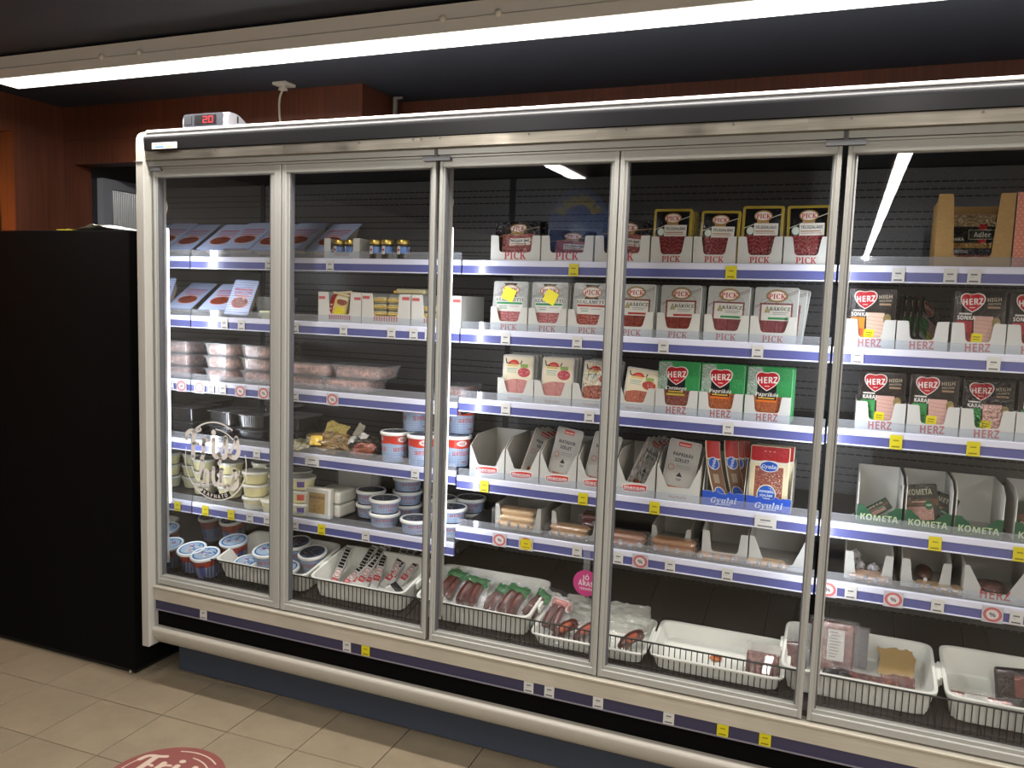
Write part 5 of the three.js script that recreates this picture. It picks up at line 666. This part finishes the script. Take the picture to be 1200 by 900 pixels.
  // large meat packs
  const meatPack = (lab, x, z, o, w, h, t, rot, slip, col = 0xffffff) => { const g = thing('meat_pack', lab, 'meat pack', [x, Y(z, o), z], rot); mesh('meat', metricUV(rbx(-w / 2, w / 2, 0, h, -t, 0, Math.min(.012, t * .4), 3), .2), mp['beef' + col] ??= phy(col, .18, { map: T.beef, clearcoat: .8, clearcoatRoughness: .1, bumpMap: crinkle, bumpScale: .002 }), g); if (slip) mesh('label', fitUV(bx(slip[0], slip[1], slip[2], slip[3], 0, .0012), slip[0], slip[1], slip[2], slip[3]), P('whiteSlip', .5), g); mesh('film', rbx(-w / 2 - .008, w / 2 + .012, -.001, h + .008, -t - .002, .003, .006, 2), M.film, g); return g; };
  meatPack('large dark pink meat pack with a white slip label', 2.565, -.24, .02, .13, .15, .028, [-.3, .02, 0], [-.015, .035, .03, .125], 0xd8b4a2);
  meatPack('round pinkish meat pack in the left corner of its tray', 2.462, -.2, .02, .07, .09, .04, [-.4, .15, .1], null, 0xe0b8a6);
  { const z = -.26, o = thing('backing_board', 'dark grey backing board behind the large meat pack', 'board', [2.64, Y(z, .03), z], [-.28, .02, 0]); mesh('board', rbx(-.03, .03, 0, .12, -.008, 0, .002, 1), std(0x4a484c, .4), o); mesh('film', rbx(-.034, .034, -.001, .126, -.01, .002, .003, 1), M.film, o); }
  meatPack('flat meat pack lying along the front of its tray', 2.66, -.17, .03, .2, .06, .03, [-1.15, -.05, -.08], null, 0xd8b0a0);
  { const z = -.165, o = thing('crumpled_film', 'shiny black crumpled film end on the flat meat pack', 'wrapping', [2.585, Y(z, .058), z], [0, .2, 0]); mesh('film', blob(.035, .018, .022, .7, 15, 26), phy(0x2c2b2e, .1, { metalness: .3, bumpMap: crinkle, bumpScale: .01 }), o); mesh('twist', blob(.012, .012, .01, .6, 6, 14).translate(-.034, .004, 0), phy(0x3a393c, .12), o); }
  { const z = -.2, o = thing('meat_pack', 'meat pack with a brown paper top in its tray', 'meat pack', [2.755, Y(z, .02), z], [-.75, -.06, .04]); mesh('meat', metricUV(rbx(-.045, .05, 0, .05, -.02, 0, .007, 3), .2), mp['beef16777215'] ??= phy(0xffffff, .18, { map: T.beef, clearcoat: .8 }), o); const g = sheet(.1, .085, .004, 61, 10); g.translate(0, .085, 0); mesh('paper', g, std(0x8d7344, .75), o); mesh('film', rbx(-.052, .056, -.002, .056, -.022, .003, .004, 2), M.film, o); }
  meatPack('long narrow meat pack with a small white label', 2.975, -.2, .02, .17, .04, .03, [-.9, -.2, -.12], [-.04, .02, .004, .032], 0xffd2b0);
  { const z = -.2, o = thing('meat_pack', 'black wrapped meat pack leaning in the last tray', 'meat pack', [3.09, Y(z, .015), z], [-.25, -.1, .1]); mesh('wrap', rbx(-.07, .07, 0, .13, -.03, 0, .01, 3), phy(0x2a2322, .15, { bumpMap: crinkle, bumpScale: .004, clearcoat: .5 }), o); mesh('meat_window', metricUV(rbx(-.02, .05, .05, .11, 0, .002, .0008, 1), .2), mp['beef16777215'], o); }
}
// ---------------------------------------------------------------- price tags on the rails
{
  const tagG = cached('tagG', () => fitUV(bx(-.017, .017, -.021, .021, 0, .0016), -.017, .017, -.021, .021)), wideG = cached('tagW', () => fitUV(bx(-.033, .033, -.021, .021, 0, .0016), -.033, .033, -.021, .021)), pctG = cached('tagP', () => fitUV(bx(-.027, .027, -.024, .024, 0, .0014), -.027, .027, -.024, .024));
  const words = ['top', 'second', 'third', 'fourth', 'lowest'], bay = { A: 'bay behind the lettered door', B: 'middle bay', C: 'bay with the kraft carton' };
  const put = (b, i, x, kind) => { const y = SH[b][i - 1] - .029; const K = { w: ['price_tag', 'paper', 'white price tag', tagG], y: ['price_tag', 'paperY', 'yellow price tag', tagG], W: ['price_tag', 'paper', 'wide white price tag', wideG], p: ['offer_tag', 'pct', 'red percent-sign tag', pctG], q: ['offer_tag', 'pctY', 'yellow card on a percent-sign tag', pctG] }[kind];
    const lab = `${K[2]} on the ${words[i - 1]} shelf rail of the ${bay[b]}`, m = mesh(K[0], K[3], P(K[1], .5)); m.position.set(x, y, ZR + .0008); m.rotation.z = rr(-.012, .012); tag(m, lab, 'price tag', `${K[2]}s, ${words[i - 1]} rail, ${b === 'A' ? 'left' : b === 'B' ? 'middle' : 'right'} bay`); };
  const rows = { A: [[1, .404, 'w'], [1, .692, 'w'], [2, .181, 'w'], [2, .268, 'w'], [2, .532, 'w'], [2, .757, 'w'], [2, .968, 'w'], [2, 1.062, 'w'], [2, 1.126, 'w'], [3, .049, 'p'], [3, .11, 'w'], [3, .172, 'w'], [3, .263, 'p'], [3, .38, 'p'], [3, .534, 'w'], [3, .71, 'p'], [3, 1.14, 'w'], [4, .346, 'w'], [4, .618, 'W'], [4, 1.081, 'w'], [5, .077, 'y'], [5, .214, 'y'], [5, .311, 'w'], [5, .4, 'w'], [5, .538, 'w'], [5, .665, 'y'], [5, .87, 'w']],
    B: [[1, 1.671, 'y'], [1, 2.19, 'y'], [2, 1.43, 'w'], [2, 1.694, 'w'], [2, 1.989, 'w'], [2, 2.285, 'w'], [3, 1.439, 'w'], [3, 1.748, 'w'], [3, 2.21, 'w'], [4, 1.365, 'y'], [4, 1.738, 'y'], [4, 1.987, 'y'], [4, 2.342, 'W'], [5, 1.432, 'p'], [5, 1.534, 'q'], [5, 1.725, 'w'], [5, 1.872, 'w'], [5, 1.948, 'p'], [5, 2.049, 'w'], [5, 2.235, 'w']],
    C: [[1, 2.666, 'w'], [1, 2.801, 'w'], [1, 2.861, 'w'], [2, 2.573, 'w'], [2, 2.929, 'w'], [3, 2.696, 'y'], [3, 2.898, 'y'], [4, 2.822, 'y'], [4, 3.038, 'y'], [5, 2.539, 'p'], [5, 2.605, 'w'], [5, 2.724, 'p'], [5, 2.843, 'w'], [5, 2.985, 'p'], [5, 3.045, 'w']] };
  for (const [b, r] of Object.entries(rows)) for (const [i, x, k] of r) put(b, i, x, k);
  const low = [[.251, 'w'], [.923, 'w'], [1.003, 'y'], [1.638, 'w'], [1.711, 'w'], [1.878, 'w'], [2.107, 'w'], [2.272, 'y'], [2.396, 'y']];
  for (const [x, k] of low) { const m = mesh('price_tag', tagG, P(k === 'w' ? 'paper' : 'paperY', .5)); m.position.set(x, .3365, .0015); m.rotation.z = rr(-.015, .015); const under = x < .5 ? 'under the bucket tray' : x < 1.1 ? 'under the sausage stick tray' : x < 1.8 ? 'under the bag-lined tray' : x < 2 ? 'under the door post beside the bag-lined tray' : 'under the shallow tray'; tag(m, `${k === 'w' ? 'white' : 'yellow'} price tag on the dark rail ${under}`, 'price tag', `${k === 'w' ? 'white' : 'yellow'} tags on the dark rail`); }
}
// pink shelf talker
{
  const o = thing('shelf_talker', 'round pink sticker hanging from the lowest rail by a clear strip', 'sign', [1.763, .652, ZR + .006]);
  const g = new THREE.CylinderGeometry(.046, .046, .0012, 40); g.rotateX(Math.PI / 2); fitUV(g, -.046, .046, -.046, .046); mesh('disc', g, P('pink', .4), o);
  mesh('clear_strip', bx(-.012, .012, .02, .115, -.0016, -.0008), M.clear, o);
}
// ---------------------------------------------------------------- lettering on the first door
const font = await new FontLoader().loadAsync('fonts/droid/droid_sans_bold.typeface.json');
const STROKES = [ // [width, closed points...] in sketch units, y down, centre 368,430
  [24, [166, 300], [174, 262], [198, 244], [232, 242], [262, 228]], [30, [222, 246], [216, 330], [212, 422]], [18, [216, 330], [240, 322], [252, 330]],
  [28, [288, 286], [286, 340], [284, 394]], [20, [286, 330], [300, 300], [326, 296]], [28, [358, 284], [356, 340], [358, 376], [376, 396], [394, 378]],
  [16, [396, 384], [424, 320], [440, 262]], [27, [440, 264], [446, 330], [446, 372], [424, 394], [402, 386]], [16, [458, 380], [492, 316], [512, 256]], [27, [512, 258], [524, 318], [526, 352], [502, 386], [470, 380]],
  [30, [276, 420], [271, 520], [268, 620]], [22, [272, 560], [292, 498], [314, 500], [314, 556], [312, 612]],
  [24, [356, 474], [354, 548], [370, 580], [394, 562], [410, 474]], [24, [412, 474], [412, 552], [432, 590]], [17, [396, 442], [406, 404]],
  [15, [436, 590], [474, 530], [500, 462]], [26, [500, 464], [514, 520], [516, 560], [488, 590], [456, 580]],
];
{
  const R = .148, kx = R / 208, ky = .16 / 267, o = thing('door_decal', 'off-white script lettering in a ring stuck on the first glass door', 'sticker', [.302, .956, -.0105]);
  const vin = std(0xd9d4cf, .6, { side: THREE.DoubleSide });
  const ribbon = (pts, w) => { const c = new THREE.CatmullRomCurve3(pts.map(p => V((p[0] - 368) * kx, (430 - p[1]) * ky, 0))), n = pts.length * 8, s = new THREE.Shape(), L = [], Rr = []; for (let i = 0; i <= n; i++) { const p = c.getPoint(i / n), t = c.getTangent(i / n); L.push([p.x - t.y * w, p.y + t.x * w]); Rr.push([p.x + t.y * w, p.y - t.x * w]); } const P_ = [], I = []; for (let i = 0; i <= n; i++) { P_.push(...L[i], 0, ...Rr[i], 0); if (i < n) { const a = i * 2; I.push(a, a + 1, a + 2, a + 1, a + 3, a + 2); } } const g = new THREE.BufferGeometry(); g.setAttribute('position', new THREE.Float32BufferAttribute(P_, 3)); g.setAttribute('uv', new THREE.Float32BufferAttribute(new Array(P_.length / 3 * 2).fill(0), 2)); g.setIndex(I); g.computeVertexNormals(); const e = [0, n].map(i => { const q = c.getPoint(i / n), d = new THREE.CircleGeometry(w * .98, 14); d.translate(q.x, q.y, 0); return d; }); return merge(g, ...e); };
  const word1 = STROKES.slice(0, 10).map(([w, ...p]) => ribbon(p, w * kx * .5)), word2 = STROKES.slice(10).map(([w, ...p]) => ribbon(p, w * kx * .5));
  const dot = new THREE.CircleGeometry(16 * kx, 20); dot.translate((357 - 368) * kx, (430 - 240) * ky, 0);
  mesh('lettering', merge(...word1, dot), vin, o); mesh('lettering', merge(...word2), vin, o);
  const arc = (r0, r1, a, b) => new THREE.RingGeometry(r0, r1, 48, 1, a, b - a);
  mesh('ring', merge(arc(.152, .158, 1.0, 2.25), arc(.126, .131, .82, 1.55), arc(.148, .152, 2.85, 3.6), arc(.148, .152, -.35, .28), arc(.148, .153, 3.6, 6.0), arc(.118, .122, 3.35, 4.1), arc(.118, .122, 5.1, 6.1)), vin, o);
  mesh('banner', merge(arc(.126, .148, 4.18, 5.26)), std(0x17171a, .6, { side: THREE.DoubleSide }), o).position.z = -.0004;
  const W = 'KAPHATÓ'.split(''), ls = W.map((ch, i) => { const g = new TextGeometry(ch, { font, size: .0145, depth: .0004, curveSegments: 4 }); g.computeBoundingBox(); g.translate(-(g.boundingBox.max.x + g.boundingBox.min.x) / 2, -.007, 0); const a = 4.712 + (i - 3) * .132; g.rotateZ(a + Math.PI / 2); g.translate(Math.cos(a) * .137, Math.sin(a) * .137, .0003); return g; });
  mesh('banner_text', merge(...ls), vin, o);
}
// matching round sticker on the floor
{
  const t = canvasTex(512, 512, (c, w, h) => { rect(c, 0, 0, w, h, '#7a4540'); c.save(); c.translate(256, 262); c.scale(.98, .8); c.translate(-368, -430); c.strokeStyle = '#b9a695'; c.lineCap = 'round'; c.lineJoin = 'round'; for (const [lw, ...p] of STROKES) { c.lineWidth = lw; c.beginPath(); c.moveTo(...p[0]); for (let i = 1; i < p.length - 1; i++) c.quadraticCurveTo(p[i][0], p[i][1], (p[i][0] + p[i + 1][0]) / 2, (p[i][1] + p[i + 1][1]) / 2); c.lineTo(...p[p.length - 1]); c.stroke(); } oval(c, 357, 240, 16, 16, '#b9a695'); c.restore(); c.strokeStyle = '#b9a695'; c.lineWidth = 7; for (const [r, a, b] of [[222, -1.9, -.9], [184, -1.5, -.55], [222, 2.6, 3.7], [222, .3, 2.5]]) { c.beginPath(); c.arc(256, 256, r, a, b); c.stroke(); } txt(c, 'KAPHATÓ', 256, 462, 'bold 34px sans-serif', '#b9a695'); });
  const g = new THREE.CylinderGeometry(.2, .2, .0012, 64); const u = g.attributes.uv, p = g.attributes.position; for (let i = 0; i < p.count; i++) u.setXY(i, p.getX(i) / .4 + .5, .5 - p.getZ(i) / .4);
  const m = mesh('floor_sticker', g, std(0xffffff, .5, { map: t })); m.position.set(.545, .0008, .51); m.rotation.y = 0.1; tag(m, 'round maroon sticker with pale script on the floor tiles', 'sticker');
}
// ---------------------------------------------------------------- the black case beside the cabinet, with things on and above it
{
  const b = thing('black_case', 'tall plain black case standing beside the cabinet', 'cabinet', [-.58, 0, 0]);
  mesh('body', rbx(-.46, .455, .02, 1.846, -.5, -.006, .004, 1), M.blackBox, b);
  mesh('plinth', bx(-.44, .44, 0, .02, -.48, -.02), M.dark, b);
  for (const x of [-.44, .43]) mesh('foot_screw', cyl([x, .012, -.006], [x, .012, -.002], .006, 8), M.aluBright, b);
  const y = mesh('shelf_label', bx(-.016, .016, -.017, .017, 0, .0012), std(0xd8de2a, .5)); y.position.set(-.925, 1.725, -.0055); tag(y, 'lime yellow card stuck on the black case', 'label');
  const p = thing('crumpled_paper', 'crumpled white paper sheet lying on the black case', 'paper', [-.34, 1.8475, -.09]);
  const s = new THREE.PlaneGeometry(.28, .16, 24, 14); s.rotateX(-Math.PI / 2); const q = s.attributes.position; for (let i = 0; i < q.count; i++) { const x = q.getX(i), z = q.getZ(i); q.setY(i, Math.max(.0006, .02 * Math.exp(-((x - .03) ** 2) / .006) * (.6 + .8 * vnoise(x * 28 + 9, z * 28 + 9, 64, 3)) + .006 * vnoise(x * 40 + 9, z * 40 + 9, 64, 5))); } s.computeVertexNormals(); mesh('sheet', s, std(0xe8e5da, .7, { side: THREE.DoubleSide }), p);
  mesh('yellow_fold', bx(-.19, -.1, 0, .003, -.06, .08), std(0xd8c93a, .6), p);
}
{ // cable outlet on the ceiling, cable dropping behind the canopy
  const o = thing('ceiling_outlet', 'white cable outlet plate with hanging cable on the ceiling', 'outlet', [.27, CEIL, -.46]);
  mesh('plate', rbx(-.035, .035, -.012, 0, -.035, .035, .003), std(0xcac6bb, .5), o); mesh('boss', new THREE.CylinderGeometry(.014, .02, .016, 16).translate(-.005, -.02, 0), std(0xcac6bb, .5), o);
  mesh('cable', tube([[-.005, -.024, 0], [-.018, -.06, .004], [-.016, -.13, .008], [0, -.2, .012], [.004, -.278, .02]], .0045, 28, 8), std(0xbdb8ab, .5), o);
  const b = thing('wall_bracket', 'small grey metal bracket standing up behind the canopy', 'bracket', [.641, 2.218, -.75]);
  mesh('upright', bx(-.007, .007, 0, .262, -.007, .007), M.aluBright, b); mesh('arm', bx(-.007, .035, .262, .27, -.007, .007), M.aluBright, b);
}
{ // warm-lit bakery board seen through the opening in the left wall
  const t = canvasTex(256, 512, (c, w, h) => { rect(c, 0, 0, w, h, '#c98a3c'); const r = rnds(4); for (let i = 0; i < 40; i++) line(c, [0, r() * h, w, r() * h], ['#b06a26', '#d99a4c', '#8f4e18'][i % 3], 8 + r() * 14); for (let k = 0; k < 5; k++) { c.strokeStyle = '#5a3010'; c.lineWidth = 7; c.beginPath(); c.arc(150, 190, 14 + k * 14, Math.PI, 2 * Math.PI); c.stroke(); } rect(c, 0, 0, w, 60, '#8a6a3a'); });
  const o = thing('bakery_board', 'orange bakery picture board beyond the wood post', 'board', [-2.66, 1.5, .3]);
  mesh('board', fitUV(bx(-.5, .5, 0, .78, -.01, .01), -.5, .5, 0, .78).rotateY(Math.PI / 2), std(0xffffff, .5, { map: t }), o); mesh('frame', merge(bx(-.012, .014, -.02, 0, -.52, .52), bx(-.012, .014, .78, .8, -.52, .52)), M.dark, o);
  const lamp = thing('spot_lamp', 'small spot lamp over the bakery board', 'lamp', [-1.9, 2.44, .3]); mesh('can', new THREE.CylinderGeometry(.04, .045, .1, 20), M.dark, lamp); mesh('bulb', new THREE.SphereGeometry(.03, 16, 12).translate(0, -.055, 0), std(0xffffff, .5, { emissive: 0xffc07a, emissiveIntensity: 4 }), lamp);
  const l = new THREE.SpotLight(0xffb870, 14, 6, .8, .5, 2); l.position.set(-1.9, 2.34, .3); l.target.position.set(-2.66, 1.8, .3); scene.add(l, l.target); l.castShadow = true;
}

{ // blue disc sign hanging behind the aisle, seen mirrored in the third door
  const t = canvasTex(256, 340, (c, w, h) => { rect(c, 0, 0, w, h, '#2f5fae'); for (let k = 0; k < 6; k++) { const a = Math.PI * (1.18 + k * .13); c.save(); c.translate(128 + 86 * Math.cos(a), 150 + 96 * Math.sin(a)); c.rotate(a + Math.PI / 2); rect(c, -13, -20, 26, 40, '#d8c23a'); rect(c, -5, -10, 10, 20, '#8f7a1c'); c.restore(); } oval(c, 128, 190, 34, 44, '#8fb0dd'); });
  const o = thing('hanging_sign', 'blue oval sign with yellow lettering hanging across the aisle', 'sign', [.84, 2.12, 2.78]);
  const s = new THREE.Shape(); s.absellipse(0, 0, .21, .27, 0, Math.PI * 2); const g = slab(s, .012, 0, 40); fitUV(g, .21, -.21, -.27, .27); mesh('panel', g, std(0xffffff, .6, { map: t }), o);
  for (const x of [-.1, .1]) mesh('wire', cyl([x, .22, .006], [x, CEIL - 2.12, .006], .002, 6), M.dark, o);
}
renderer.render(scene, camera);
